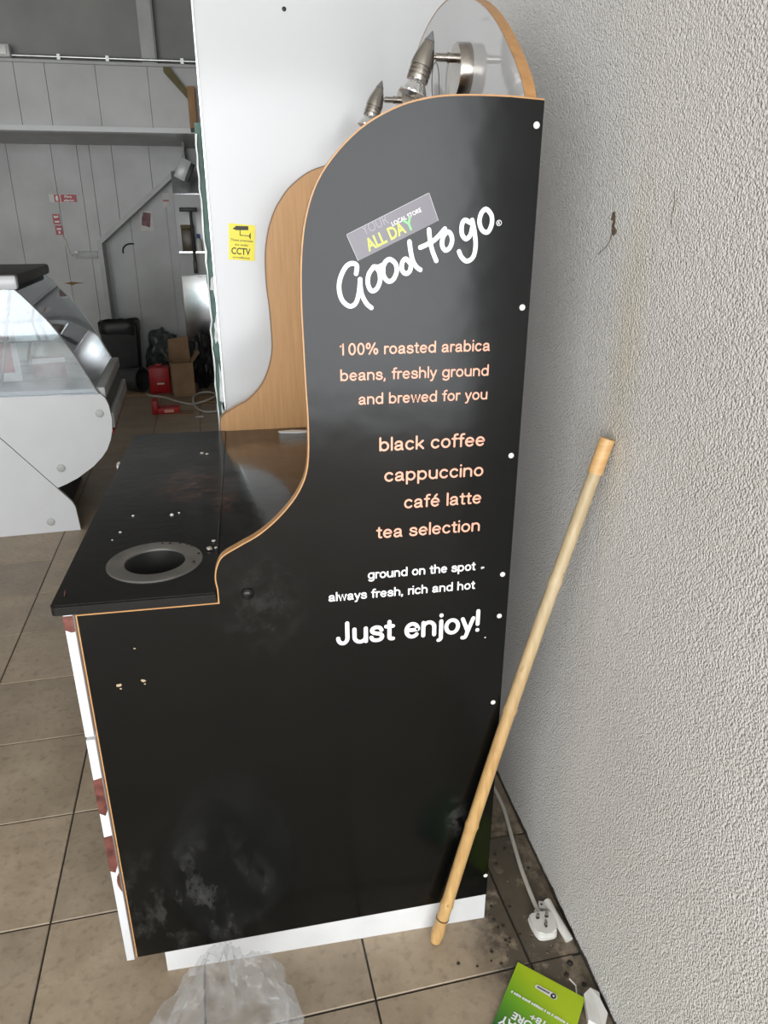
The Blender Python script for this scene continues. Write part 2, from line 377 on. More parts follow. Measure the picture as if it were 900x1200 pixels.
def ribbon(bm, pts2, width, y0, level=0, closed=False):
    """brush stroke of even width with round ends in the xz plane (flat lettering); strokes lie in thin layers"""
    P = [Vector((p[0], p[1])) for p in pts2]
    if not closed and len(P) > 8 and (P[0] - P[-1]).length < 1e-6: P = P[:-1]; closed = True
    n = len(P); y = y0 - (level * 3 % 24) * 0.000015
    L, R = [], []
    for i, p in enumerate(P):
        a = P[i - 1] if (i > 0 or closed) else P[0]; b = P[(i + 1) % n] if (i < n - 1 or closed) else P[-1]
        d = (b - a).normalized(); nn = Vector((-d.y, d.x)) * width / 2
        L.append(p + nn); R.append(p - nn)
    def V(q, yy): return bm.verts.new((q.x, yy, q.y))
    Lf = [V(q, y) for q in L]; Rf = [V(q, y) for q in R]
    for i in range(n if closed else n - 1):
        j = (i + 1) % n; bm.faces.new((Lf[i], Lf[j], Rf[j], Rf[i]))
    if not closed:
        for k, c in enumerate((P[0], P[-1])):
            bm.faces.new([V(c + Vector((math.cos(t), math.sin(t))) * width / 2, y - 0.000015 * (k + 1)) for t in [2 * PI * q / 14 for q in range(14)]])
    return bm
def text_mesh(body, bold=0.0, extrude=0.0, align='LEFT'):
    c = bpy.data.curves.new('txt', 'FONT'); c.body = body; c.size = 1.0; c.offset = bold; c.extrude = extrude; c.resolution_u = 3
    o = bpy.data.objects.new('txt', c); COL.objects.link(o)
    bpy.context.view_layer.update()
    me = bpy.data.meshes.new_from_object(o.evaluated_get(bpy.context.evaluated_depsgraph_get()))
    bpy.data.objects.remove(o); bpy.data.curves.remove(c)
    return me
def lettering(body, m, parent, origin, ex, ez, width, capheight, bold=0.02, name='lettering'):
    """flat text: origin = left end of the baseline, ex/ez = reading and up directions; the block is fitted to width"""
    me = text_mesh(body, bold)
    xs = [v.co.x for v in me.vertices]
    x0, x1 = min(xs), max(xs); sx = width / (x1 - x0); sz = capheight / 0.70
    o_, ex, ez = Vector(origin), Vector(ex).normalized(), Vector(ez).normalized()
    for v in me.vertices: v.co = o_ + ex * ((v.co.x - x0) * sx) + ez * (v.co.y * sz)
    me.name = name; me.materials.clear(); me.materials.append(m)
    o = bpy.data.objects.new(name, me); COL.objects.link(o); o.parent = parent
    return o
def dup(root, loc, rz=0, label=None, group=None):
    r = root.copy(); COL.objects.link(r); r.location = loc; r.rotation_euler = (0, 0, rz)
    if label: r['label'] = label
    if group: r['group'] = group
    for ch in list(root.children):
        c = ch.copy(); COL.objects.link(c); c.parent = r
        for g in ch.children:
            d = g.copy(); COL.objects.link(d); d.parent = c
    return r
def inset_outline(pts, d):
    """offset a counter-clockwise outline inwards by d"""
    n = len(pts); out = []
    for i in range(n):
        p0, p1, p2 = Vector(pts[i - 1]), Vector(pts[i]), Vector(pts[(i + 1) % n])
        a, b = (p1 - p0), (p2 - p1)
        if a.length < 1e-7 or b.length < 1e-7: out.append(tuple(p1)); continue
        a.normalize(); b.normalize()
        na, nb = Vector((-a.y, a.x)), Vector((-b.y, b.x)); m = (na + nb)
        if m.length < 1e-5: m = na
        m.normalize(); k = d / max(0.35, m.dot(na)); out.append(tuple(p1 + m * k))
    return out

# ================================================================== SETTING
floor = struct(box('floor', GROUT, -5.6, 1.72, -4.45, 7.15, -0.12, -0.0035))
# floor tiles laid a little askew to the walls
tb = bbox(bmesh.new(), 0.0022, TILE - 0.0022, 0.0022, TILE - 0.0022, -0.010, 0.0)
tb.faces.ensure_lookup_table()
top = [e for e in tb.edges if all(abs(v.co.z) < 1e-6 for v in e.verts)]
bmesh.ops.bevel(tb, geom=top, offset=0.0018, segments=1, affect='EDGES')
tme = bpy.data.meshes.new('tile'); bmesh.ops.recalc_face_normals(tb, faces=tb.faces[:]); tb.to_mesh(tme); tb.free(); tme.materials.append(TILEM)
ct, stn = math.cos(TTH), math.sin(TTH); ntile = 0
for j in range(-6, 19):
    for i in range(-8, 1):
        u, v = TU0 + i * TILE, TV0 + j * TILE
        x, y = u * ct - v * stn, u * stn + v * ct
        if x > -0.02 or x < -2.95 + 0.0 or ntile >= 298: continue
        if x + TILE > 0.03: 
            # cut tile against the right wall
            wcut = min(TILE, -x - 0.002)
            if wcut < 0.03: continue
            bmt = bbox(bmesh.new(), 0.0022, wcut, 0.0022, TILE - 0.0022, -0.010, 0.0)
            o = link('tile', bmt, TILEM, floor)
        else:
            o = bpy.data.objects.new('tile', tme); COL.objects.link(o); o.parent = floor
        o.location = (x, y, 0); o.rotation_euler = (0, 0, TTH); ntile += 1

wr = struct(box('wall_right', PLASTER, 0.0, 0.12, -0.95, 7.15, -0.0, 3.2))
ce = struct(box('ceiling', CEIL, -5.6, 1.72, -4.45, 7.15, 3.15, 3.27))
struct(box('wall_left', SIDEW, -5.72, -5.6, -4.45, 7.15, 0.0, 3.2))
# shop front behind the camera
struct(box('wall_return', SIDEW, 0.12, 1.72, -0.95, -0.83, 0.0, 3.15)); struct(box('wall_entrance', SIDEW, 1.6, 1.72, -4.45, -0.95, 0.0, 3.15))
wf = bmesh.new()
bbox(wf, -5.6, -4.95, -4.45, -4.3, 0, 3.15); bbox(wf, 1.45, 1.6, -4.45, -4.3, 0, 3.15)
bbox(wf, -4.95, 1.45, -4.45, -4.3, 0, 0.10); bbox(wf, -4.95, 1.45, -4.45, -4.3, 2.75, 3.15)
struct(link('wall_front', wf, SIDEW))
win = struct(bpy.data.objects.new('window_1', None)); COL.objects.link(win)
for k in range(5):
    xx = -4.95 + k * 6.40 / 4
    box('mullion', ALU, xx - 0.03 + (0.03 if k == 0 else 0) - (0.03 if k == 4 else 0), xx + 0.03 + (0.03 if k == 0 else 0) - (0.03 if k == 4 else 0), -4.40, -4.32, 0.10, 2.75, win)
    if k < 4: box('pane', GLASS, xx + 0.03, xx + 6.40 / 4 - 0.03, -4.365, -4.355, 0.10, 2.75, win)

# plaster damage on the right wall: a plugged hole with a hairline crack, and a scratch
def wall_patch(name, m, pts, t=0.0012):
    link(name, prism(bmesh.new(), pts, -t, 0.001, 'yz'), m, wr)
def blob(cy, cz, ry, rz, n=14, jit=0.25, rot=0):
    out = []
    for k in range(n):
        a = 2 * PI * k / n; r = 1 + random.uniform(-jit, jit); yy, zz = ry * r * math.cos(a), rz * r * math.sin(a)
        out.append((cy + yy * math.cos(rot) - zz * math.sin(rot), cz + yy * math.sin(rot) + zz * math.cos(rot)))
    return out
wall_patch('plug_hole', SMUDGE, blob(0.100, 1.557, 0.0075, 0.0085)); wall_patch('plug_hole', SMUDGE, blob(0.097, 1.545, 0.0045, 0.010, rot=.2), .001)
wall_patch('plug_hole', SMUDGE, blob(0.092, 1.533, 0.0095, 0.0065, rot=-.3))
def crack(pts, wd):
    bm = bmesh.new(); q = smooth_line([(a, b, 0) for a, b in pts], 4); L = [(p.x, p.y) for p in q]
    up = [(a + wd, b) for a, b in L]; link('crack', prism(bm, L + up[::-1], -0.0008, 0.001, 'yz'), SMUDGE, wr)
crack([(0.098, 1.530), (0.105, 1.515), (0.118, 1.505), (0.132, 1.499), (0.145, 1.492)], 0.0022)
crack([(-0.088, 1.592), (-0.092, 1.575), (-0.090, 1.555), (-0.093, 1.54)], 0.0009)

# white clad partition behind the coffee unit
wp = struct(box('wall_partition', WHITE, -0.734, 0.0, 1.17, 1.24, 0.0, 3.15))
box('cladding_edge', ALU, -0.738, -0.7335, 1.165, 1.24, 0.0, 3.15, wp)
sc = bmesh.new(); lathe(sc, [(0.006, 0), (0.006, 0.002), (0.003, 0.004)], (-0.492, 1.1715, 2.086), (0, -1, 0), 14); link('screw', sc, DARK, wp, True)
random.seed(3)
L = [(-0.764 + random.uniform(-.003, .003), 0.02 + k * 0.09) for k in range(21)]
gb = prism(bmesh.new(), L + [(-0.728, 1.82), (-0.715, 1.70), (-0.715, 0.02)], 1.30, 1.33, 'xz'); link('broken_board', gb, GRNBOARD, wp)
pe = bmesh.new()
L = []
for k in range(60): L.append((-0.768 + random.uniform(-.002, .002) + (0.004 if k > 40 else 0), 0.02 + k * 0.03))
Rr = [(x + random.uniform(.003, .007), z) for x, z in L]
prism(pe, L + Rr[::-1], 1.291, 1.2995, 'xz'); link('peeling_film', pe, PEEL, wp)
for zz, hh in ((1.02, .16), (1.22, .10), (1.36, .06), (0.95, .05)):
    q = blob(-0.745, zz, 0.010, hh / 2, 16, 0.4); link('peeling_film', prism(bmesh.new(), q, 1.296, 1.2998, 'xz'), PEEL, wp)

# ---------------- back of the shop
wb = struct(box('wall_back', GREYCLAD, -5.6, 0.0, 7.0, 7.15, 0.0, 3.15))
# clad leaf with the slanted opening
xs = [-5.6] + [-4.85 + .36 * k for k in range(8)]            # seams
seams = [-5.6, -4.9, -4.3, -3.75, -3.23, -2.72, -2.33, -2.10, -1.99]
g = 0.004
for a, b in zip(seams, seams[1:]):
    box('cladding_panel', GREYCLAD, a + g / 2, b - g / 2, 6.80, 6.835, 0.0, 2.25, wb)
def zdiag(x): return 1.36 + (x + 1.985) * (2.06 - 1.36) / (1.985 - 1.12)
up = [-1.99, -1.79, -1.45, -1.12]
for a, b in zip(up, up[1:]):
    link('cladding_panel', prism(bmesh.new(), [(a + g / 2, zdiag(a)), (b - g / 2, zdiag(b)), (b - g / 2, 2.25), (a + g / 2, 2.25)], 6.80, 6.835, 'xz'), GREYCLAD, wb)
for a, b in ((-1.99, -1.72), (-1.72, -1.36), (-1.36, -1.0), (-1.0, 0.0)):
    box('recess_panel', GREYCLAD, a + g / 2, b - g / 2, 6.985, 6.999, 0.0, 2.6, wb)
t1 = struct(link('trim_1', prism(bmesh.new(), [(-2.03, 0.0), (-1.985, 0.0), (-1.985, 1.345), (-1.12, 2.045), (-1.12, 2.10), (-2.03, 1.365)], 6.77, 6.99, 'xz'), TRIMM))
# bulkhead with its ledge and the dark wall above
bh = struct(box('wall_bulkhead', PALECLAD, -5.6, 0.0, 5.55, 5.60, 2.20, 2.66))
seam = [-5.6, -4.6, -4.2, -3.8, -3.4, -3.0, -2.62, -2.24, -2.02, -1.655, -1.27, -0.60, 0.0]
for a, b in zip(seam, seam[1:]): box('bulkhead_panel', PALECLAD, a + .002, b - .002, 5.53, 5.55, 2.235, 2.655, bh)
box('ledge_strip', WLAM, -5.6, 0.0, 5.50, 5.62, 2.198, 2.235, bh)
box('soffit', TRIMM, -5.6, 0.0, 5.60, 6.99, 2.21, 2.26, bh)
du = struct(box('wall_upper', DARKCLAD, -5.6, 0.0, 5.60, 5.66, 2.66, 3.15))
box('stanchion', TRIMM, -1.30, -1.20, 5.52, 5.60, 2.66, 3.15, du)
box('stanchion_lip', DARKCLAD, -1.20, -1.185, 5.51, 5.60, 2.66, 3.15, du)
box('ledge_cap', TRIMM, -5.6, 0.0, 5.50, 5.60, 2.655, 2.675, du)
cdt = tag(link('conduit', tube(bmesh.new(), [(-2.25, 5.50, 2.695), (-1.9, 5.50, 2.695), (-0.6, 5.50, 2.695)], 0.011), ALU, None, True), 'thin metal conduit running along the top of the pale bulkhead', 'conduit')
for xx in (-1.9, -1.55, -1.0): box('clip', ALU, xx - .012, xx + .012, 5.485, 5.51, 2.676, 2.712, cdt)
jb = thing('junction_box', 'pale grey electrical junction box at the end of the conduit', 'junction box', (-2.33, 5.49, 2.676))
box('body', PALECLAD, -0.11, 0.10, -0.04, 0.05, 0.0, 0.085, jb, 0.008); box('lid', WPLAST, -0.09, 0.08, -0.05, -0.038, 0.012, 0.073, jb, 0.004)
br = thing('timber_bracket', 'wooden bracket with an olive diagonal brace fixed to the bulkhead', 'bracket', (-0.945, 5.48, 2.23))
box('post', WOODRAW, -0.035, 0.022, -0.045, 0.05, 0.0, 0.29, br, 0.003)
link('brace', prism(bmesh.new(), [(-0.20, 0.42), (-0.155, 0.42), (-0.03, 0.26), (-0.03, 0.20), (-0.20, 0.385)], -0.01, 0.03, 'xz'), OLIVE, br)
box('foot_plate', DARK, -0.033, 0.02, -0.04, 0.045, -0.025, 0.0, br)

# ================================================================== COFFEE UNIT
cu = thing('coffee_counter', 'black takeaway coffee counter with curved beech-edged side panel and white lettering', 'counter', (-0.58, 0.5, 0))
def under(o):
    # parts are authored in room metres: cancel the shift of the counter's base (sub-parts inherit it)
    if o.parent == cu: o.matrix_parent_inverse = Matrix.Translation(-cu.location)
    return o
curve_near = [(-0.735, 0.940), (-0.737, 0.960), (-0.733, 0.982), (-0.721, 1.003), (-0.690, 1.021), (-0.652, 1.042), (-0.613, 1.076), (-0.582, 1.116), (-0.566, 1.160), (-0.562, 1.229), (-0.5635, 1.301), (-0.5645, 1.370), (-0.565, 1.436), (-0.562, 1.500), (-0.553, 1.555), (-0.534, 1.605), (-0.501, 1.648), (-0.458, 1.684), (-0.407, 1.709), (-0.361, 1.7205), (-0.322, 1.7245), (-0.276, 1.7255), (-0.236, 1.725)]
cn = [(p.x, p.y) for p in smooth_line([(a, b, 0) for a, b in curve_near], 4)]
out = [(-0.979, 0.062), (-0.187, 0.081), (-0.184, 1.722)] + cn[::-1] + [(-0.735, 0.912), (-0.979, 0.912)]
inn = inset_outline(out, 0.0024)
inn[0] = (inn[0][0], out[0][1]); inn[1] = out[1]; inn[2] = (out[2][0], inn[2][1])
bm = bmesh.new()
A = [bm.verts.new((x, 0.0, z)) for x, z in out]; I = [bm.verts.new((x, 0.0, z)) for x, z in inn]; B = [bm.verts.new((x, 0.018, z)) for x, z in out]
n = len(out)
for i in range(n):
    j = (i + 1) % n
    if (A[i].co - I[i].co).length > 1e-6 or (A[j].co - I[j].co).length > 1e-6:
        vs4 = [A[i], A[j], I[j], I[i]]
        if (A[i].co - I[i].co).length <= 1e-6: vs4 = [A[i], A[j], I[j]]
        if (A[j].co - I[j].co).length <= 1e-6: vs4 = [A[i], A[j], I[i]]
        bm.faces.new(vs4).material_index = 1
    bm.faces.new((A[i], A[j], B[j], B[i])).material_index = 1
for i in range(n):   # weld the zero-width rim
    pass
bm.faces.new(I).material_index = 0; bm.faces.new(B[::-1]).material_index = 1
bmesh.ops.remove_doubles(bm, verts=bm.verts[:], dist=1e-6)
sp = under(link('side_panel', bm, [BLACK, BEECH_EDGE], cu)); sp['label'] = 'glossy black side panel with beech edging and printed lettering'
spw = sp

# far side panel, beech inside face
cf = [(-0.755, 0.934), (-0.754, 0.960), (-0.749, 0.978), (-0.732, 0.993), (-0.700, 1.011), (-0.663, 1.031), (-0.621, 1.072), (-0.594, 1.124), (-0.580, 1.181), (-0.579, 1.246), (-0.581, 1.309), (-0.585, 1.36), (-0.586, 1.407), (-0.584, 1.455), (-0.577, 1.501), (-0.565, 1.543), (-0.548, 1.582), (-0.527, 1.613), (-0.501, 1.643), (-0.451, 1.679), (-0.402, 1.697), (-0.35, 1.709), (-0.28, 1.714), (-0.20, 1.715)]
cfs = [(p.x, p.y) for p in smooth_line([(a, b, 0) for a, b in cf], 4)]
of = [(-0.755, 0.05), (-0.187, 0.05), (-0.187, 1.715)] + cfs[::-1]
bm = prism(bmesh.new(), of, 1.10, 1.118, 'xz'); fp = under(link('far_side_panel', bm, BEECH, cu)); fp['label'] = 'beech veneered far side panel of the same curved shape'
eb = bmesh.new(); n = len(cfs)
E2 = inset_outline(of, 0.0032)[3:][::-1]
for i in range(n - 1):
    q = [cfs[i], cfs[i + 1], E2[i + 1], E2[i]]
    eb.faces.new([eb.verts.new((x, 1.0994, z)) for x, z in q])
link_edge = under(link('edge_band', eb, mat('dark_edge_band', (0.22, 0.13, 0.07), 0.5, var=0.1), cu))

# worktops with the waste chute hole
HC, HR = (-0.857, 0.148), 0.075
bm = bmesh.new()
def rrect(x0, x1, y0, y1, r, n=6):
    o = []
    for cx, cy, a0 in ((x1 - .001, y0 + .001, -PI / 2), (x1 - .001, y1 - .001, 0), (x0 + r, y1 - r, PI / 2), (x0 + r, y0 + r, PI)):
        rr = .001 if cx > x0 + r + .01 else r
        if rr < r: o.append((x1, y0 if a0 < 0 else y1)); continue
        for k in range(n + 1): o.append((cx + rr * math.cos(a0 + PI / 2 * k / n), cy + rr * math.sin(a0 + PI / 2 * k / n)))
    return o
outer = [bm.verts.new((x, y, 0.934)) for x, y in rrect(-1.018, -0.7375, -0.004, 1.102, 0.010)]
inner = [bm.verts.new((HC[0] + HR * math.cos(2 * PI * k / 48), HC[1] + HR * math.sin(2 * PI * k / 48), 0.934)) for k in range(48)]
es = [bm.edges.new((outer[i], outer[(i + 1) % len(outer)])) for i in range(len(outer))] + [bm.edges.new((inner[i], inner[(i + 1) % 48])) for i in range(48)]
bmesh.ops.triangle_fill(bm, use_beauty=True, use_dissolve=False, edges=es)
fs = bm.faces[:]
r = bmesh.ops.extrude_face_region(bm, geom=fs)
for v in [x for x in r['geom'] if isinstance(x, bmesh.types.BMVert)]: v.co.z = 0.915
bmesh.ops.remove_doubles(bm, verts=bm.verts[:], dist=1e-6)
bmesh.ops.recalc_face_normals(bm, faces=bm.faces[:])
rim = [e for e in bm.edges if all(abs(v.co.z - 0.934) < 1e-5 for v in e.verts) and len(e.link_faces) == 2 and abs(e.link_faces[0].normal.z - e.link_faces[1].normal.z) > .5 and (e.verts[0].co.xy - Vector(HC)).length > .08]
bmesh.ops.bevel(bm, geom=rim, offset=0.0028, segments=2, affect='EDGES')
under(link('worktop', bm, WTOP, cu))
w2 = under(box('inner_worktop', WTOP, -0.7365, -0.206, 0.0185, 1.0995, 0.908, 0.9325, cu, 0.001))
# steel waste chute
ch = bmesh.new()
lathe(ch, [(0.0905, 0.0), (0.0905, 0.0015), (0.089, 0.0028), (0.060, 0.0030), (0.0575, 0.0015), (0.0565, -0.006), (0.0600, -0.006), (0.061, 0.0)], (HC[0], HC[1], 0.934), (0, 0, 1), 56, closed=True)
chute = under(link('chute_ring', ch, RING, cu, True)); chute['label'] = 'flat steel ring of the round waste chute'
ch = bmesh.new()
lathe(ch, [(0.0564, -0.0015), (0.0560, -0.02), (0.0535, -0.10), (0.0535, -0.158), (0.0570, -0.158), (0.0575, -0.02), (0.0575, -0.004)], (HC[0], HC[1], 0.934), (0, 0, 1), 56, closed=True)
under(link('chute_liner', ch, LINER, cu, True))
ck = under(link('chute_bin', lathe(bmesh.new(), [(0.0, -0.161), (0.058, -0.161), (0.058, -0.159), (0.0, -0.159)][1:3], (HC[0], HC[1], 0.934), (0, 0, 1), 32), DARK, cu))

# back panel with its arched top
ar = [(0.0185, 1.700), (0.034, 1.735), (0.060, 1.764), (0.111, 1.806), (0.182, 1.855), (0.25, 1.892), (0.32, 1.921), (0.41, 1.950), (0.505, 1.965), (0.602, 1.966), (0.70, 1.953), (0.79, 1.926), (0.88, 1.888), (0.96, 1.843), (1.04, 1.783), (1.0995, 1.725)]
ars = [(p.x, p.y) for p in smooth_line([(a, b, 0) for a, b in ar], 5)]
under(link('back_panel', prism(bmesh.new(), [(0.0185, 0.05), (1.0995, 0.05)] + ars[::-1], -0.205, -0.1885, 'yz'), GLAM, cu))
eb = bmesh.new(); pa, pb = [], []
for i, (y, z) in enumerate(ars):
    a = Vector(ars[max(0, i - 1)]); b = Vector(ars[min(len(ars) - 1, i + 1)]); d = (b - a).normalized(); nn = Vector((-d.y, d.x))
    p0 = Vector((y, z)) + nn * 0.0002; p1 = Vector((y, z)) + nn * 0.0022
    pa.append([eb.verts.new((xx, q.x, q.y)) for xx, q in ((-0.2055, p0), (-0.2055, p1), (-0.187, p1), (-0.187, p0))])
for a, b in zip(pa, pa[1:]):
    for k in range(4): eb.faces.new((a[k], a[(k + 1) % 4], b[(k + 1) % 4], b[k]))
eb.faces.new(pa[0][::-1]); eb.faces.new(pa[-1])
under(link('arch_edging', eb, BEECH_EDGE, cu, True))

# carcass, plinth, doors
under(box('carcass', BEECH, -0.962, -0.21, 0.0185, 1.0985, 0.085, 0.74, cu))
under(box('plinth', PLINTH, -0.920, -0.187, 0.004, 0.020, -0.001, 0.0835, cu))
under(box('plinth_return', PLINTH, -0.919, -0.905, 0.021, 1.08, -0.001, 0.0835, cu))
def door(name, z0, z1, label):
    bm = bbox(bmesh.new(), -1.000, -0.9835, 0.0005, 1.098, z0, z1, 0.0012)
    o = under(link(name, bm, WLAM, cu, True)); o['label'] = label; return o
dr = door('drawer_front', 0.652, 0.9125, 'white drawer front with a brown coffee-bean print corner')
dd = door('door', 0.055, 0.645, 'white cupboard door with brown coffee-bean print on its edge')
def print_patch(parent, pts, ydepth):
    bm = prism(bmesh.new(), pts, -0.0004, 0.0004, 'xz')
    o = link('bean_print', bm, BEAN, parent); under(o)
    # the same print carried round onto the customer side of the door
    zs = [z for x, z in pts if x < -0.9995]
    if zs:
        o = link('bean_print', prism(bmesh.new(), [(0.0, min(zs)), (0.0, max(zs)), (ydepth * .7, max(zs) + .03), (ydepth, (min(zs) + max(zs)) / 2), (ydepth * .6, min(zs) - .02)], -1.0006, -0.9998, 'yz'), BEAN, parent); under(o)
print_patch(dr, [(-1.0005, 0.884), (-0.990, 0.878), (-0.9837, 0.879), (-0.9837, 0.911), (-1.0005, 0.911)], 0.06)
print_patch(dd, [(-1.0005, 0.470), (-0.989, 0.462), (-0.9837, 0.475), (-0.9837, 0.555), (-1.0005, 0.551)], 0.12)
print_patch(dd, [(-1.0005, 0.318), (-0.990, 0.312), (-0.9837, 0.330), (-0.9837, 0.410), (-1.0005, 0.407)], 0.10)
print_patch(dd, [(-0.9837, 0.257), (-0.986, 0.263), (-0.9895, 0.275), (-0.9905, 0.287), (-0.9885, 0.300), (-0.9837, 0.310)], 0.0)

# screw caps down the wall edge of the side panel, chips and a knock-out boss
for (x, z) in ((-0.194, 1.686), (-0.197, 1.416), (-0.199, 1.158), (-0.200, 0.920), (-0.201, 0.829), (-0.202, 0.625), (-0.192, 0.141)):
    bm = lathe(bmesh.new(), [(0.0052, 0.0), (0.0050, 0.0008), (0.0035, 0.0014), (0.0014, 0.0014)], (x, 0.0002, z), (0, -1, 0), 16)
    o = under(link('screw_cap', bm, WPLAST, sp, True))
def chips(lst, m, nm='chip'):
    for (x, z, r) in lst:
        q = [(x + a, z + b) for a, b in [((r * (1 + random.uniform(-.4, .4))) * math.cos(t), (r * .8 * (1 + random.uniform(-.4, .4))) * math.sin(t)) for t in [2 * PI * k / 9 for k in range(9)]]]
        under(link(nm, prism(bmesh.new(), q, -0.0006, 0.0003, 'xz'), m, sp))
chips([(-0.926, 0.760, .0045), (-0.882, 0.764, .004), (-0.923, 0.752, .002), (-0.880, 0.757, .0018), (-0.889, 0.834, .0018)], mat('bare_chipboard', (0.42, 0.32, 0.20), 0.8, var=0.2, vscale=200))
chips([(-0.242, 0.938, .0035), (-0.228, 0.783, .0016)], WPLAST)
under(link('cover_boss', lathe(bmesh.new(), [(0.012, 0), (0.0115, .003), (0.008, .007), (0.003, .0085)], (-0.682, 0.0002, 0.926), (0, -1, 0), 20), BLACK, sp, True))

# rounded single-stroke alphabet: each letter is its pen strokes in em units, plus its advance width
def arc(cx, cy, rx, ry, a0, a1, n=14):
    return [(cx + rx * math.cos(math.radians(a0 + (a1 - a0) * k / n)), cy + ry * math.sin(math.radians(a0 + (a1 - a0) * k / n))) for k in range(n + 1)]
def curve(*p): return [(q.x, q.y) for q in smooth_line([(a, b, 0) for a, b in p], 6)]
B0, XT, MID, RY, ASC, DSC = 0.045, 0.475, 0.26, 0.215, 0.70, -0.165
def ring_(cx=0.25, rx=0.195): return arc(cx, MID, rx, RY, 0, 360, 28)
def arch(x0, x1): return [(x0, B0), (x0, 0.28)] + arc((x0 + x1) / 2, 0.30, (x1 - x0) / 2, XT - 0.30, 180, 0, 12) + [(x1, B0)]
PEN = {
 'a': ([curve((.07, .365), (.13, .445), (.235, .475), (.345, .44), (.38, .35), (.38, .20), (.39, .10), (.425, .045)), curve((.38, .285), (.27, .262), (.13, .235), (.06, .155), (.09, .07), (.18, .042), (.30, .075), (.375, .165))], .50),
 'b': ([[(.06, ASC), (.06, B0)], ring_()], .52), 'c': ([arc(.245, MID, .19, RY, 42, 318, 22)], .47),
 'd': ([[(.445, ASC), (.445, B0)], ring_()], .52), 'e': ([[(.06, .27), (.435, .27)] + arc(.245, MID, .19, RY, 3, 318, 26)], .50),
 'f': ([curve((.285, .695), (.20, .69), (.145, .645), (.135, .56), (.135, .40), (.135, .2), (.135, B0)), [(.03, .47), (.255, .47)]], .29),
 'g': ([ring_(), [(.445, XT), (.445, .0)] + arc(.255, -.02, .19, .145, 0, -150, 12)], .52),
 'h': ([[(.06, ASC), (.06, B0)], arch(.06, .42)], .50), 'i': ([[(.06, XT), (.06, B0)], [(.06, .66), (.06, .675)]], .13),
 'j': ([[(.10, XT), (.10, -.08)] + arc(.02, -.08, .08, .085, 0, -85, 6), [(.10, .66), (.10, .675)]], .17),
 'k': ([[(.06, ASC), (.06, B0)], [(.37, XT - .02), (.06, .18)], [(.17, .285), (.39, B0)]], .43), 'l': ([[(.06, ASC), (.06, B0)]], .13),
 'm': ([[(.06, XT), (.06, B0)], arch(.06, .355), arch(.355, .65)], .73), 'n': ([[(.06, XT), (.06, B0)], arch(.06, .42)], .50),
 'o': ([ring_()], .51), 'p': ([[(.06, XT), (.06, DSC)], ring_()], .52),
 'r': ([[(.06, XT), (.06, B0)], curve((.06, .30), (.10, .41), (.18, .47), (.27, .455))], .29),
 's': ([curve((.375, .37), (.32, .45), (.21, .475), (.10, .44), (.075, .36), (.14, .295), (.25, .265), (.36, .225), (.395, .145), (.34, .065), (.22, .042), (.10, .07), (.05, .15))], .45),
 't': ([curve((.135, .62), (.135, .45), (.135, .25), (.135, .12), (.165, .06), (.25, .05)), [(.03, .47), (.245, .47)]], .29),
 'u': ([[(.06, XT), (.06, .22)] + arc(.24, .215, .18, .17, 180, 360, 12) + [(.42, XT)], [(.42, XT), (.42, B0)]], .50),
 'v': ([[(.04, XT), (.215, B0), (.39, XT)]], .43), 'w': ([[(.04, XT), (.17, B0), (.31, XT), (.45, B0), (.58, XT)]], .62),
 'y': ([[(.04, XT), (.22, B0)], [(.39, XT), (.22, B0)] + curve((.22, B0), (.175, -.08), (.13, -.155), (.05, -.16))], .43),
 'J': ([[(.33, ASC), (.33, .24)] + arc(.185, .22, .145, .175, 0, -180, 14)], .45),
 '0': ([arc(.24, .3725, .18, .3275, 0, 360, 28)], .50), '1': ([[(.07, .55), (.23, ASC - .01), (.23, B0)]], .50),
 '%': ([arc(.15, .54, .105, .155, 0, 360, 20), arc(.62, .20, .105, .155, 0, 360, 20), [(.56, ASC), (.21, B0)]], .79),
 ',': ([[(.075, .06), (.07, -.02), (.04, -.07)]], .18), '!': ([[(.07, ASC), (.07, .26)], [(.07, .055), (.07, .06)]], .18), ' ': ([], .25)}
PEN['\u00e9'] = (PEN['e'][0] + [[(.22, .575), (.32, .69)]], .50)
def pen_lettering(body, m, parent, x0, x1, z, cap, stroke, y):
    """a line of rounded lettering printed on the panel: fitted between x0 and x1 on the baseline z"""
    adv = 0; runs = []
    for ch in body:
        st_, wd = PEN[ch]
        for q in st_: runs.append([(adv + a, b) for a, b in q])
        adv += wd + .045
    lo = min(a for q in runs for a, b in q); hi = max(a for q in runs for a, b in q)
    sz = cap / 0.745; sx = (x1 - x0 - stroke * sz) / (hi - lo)
    bm = bmesh.new()
    for k, q in enumerate(runs):
        P = [(x0 + stroke * sz / 2 + (a - lo) * sx, z + b * sz) for a, b in q]
        R_ = [P[0]]
        for p in P[1:]:
            if (p[0] - R_[-1][0]) ** 2 + (p[1] - R_[-1][1]) ** 2 > 1e-9: R_.append(p)
        ribbon(bm, R_, stroke * sz, y, k)
        # round joints keep the corners of v, w, y, k and 1 full
        if len(R_) <= 6:
            for c in R_[1:-1]: bm.faces.new([bm.verts.new((c[0] + stroke * sz / 2 * math.cos(2 * PI * t / 12), y - 0.00038 - 0.00001 * (k % 3), c[1] + stroke * sz / 2 * math.sin(2 * PI * t / 12))) for t in range(12)])
    return under(link('lettering', bm, m, parent))

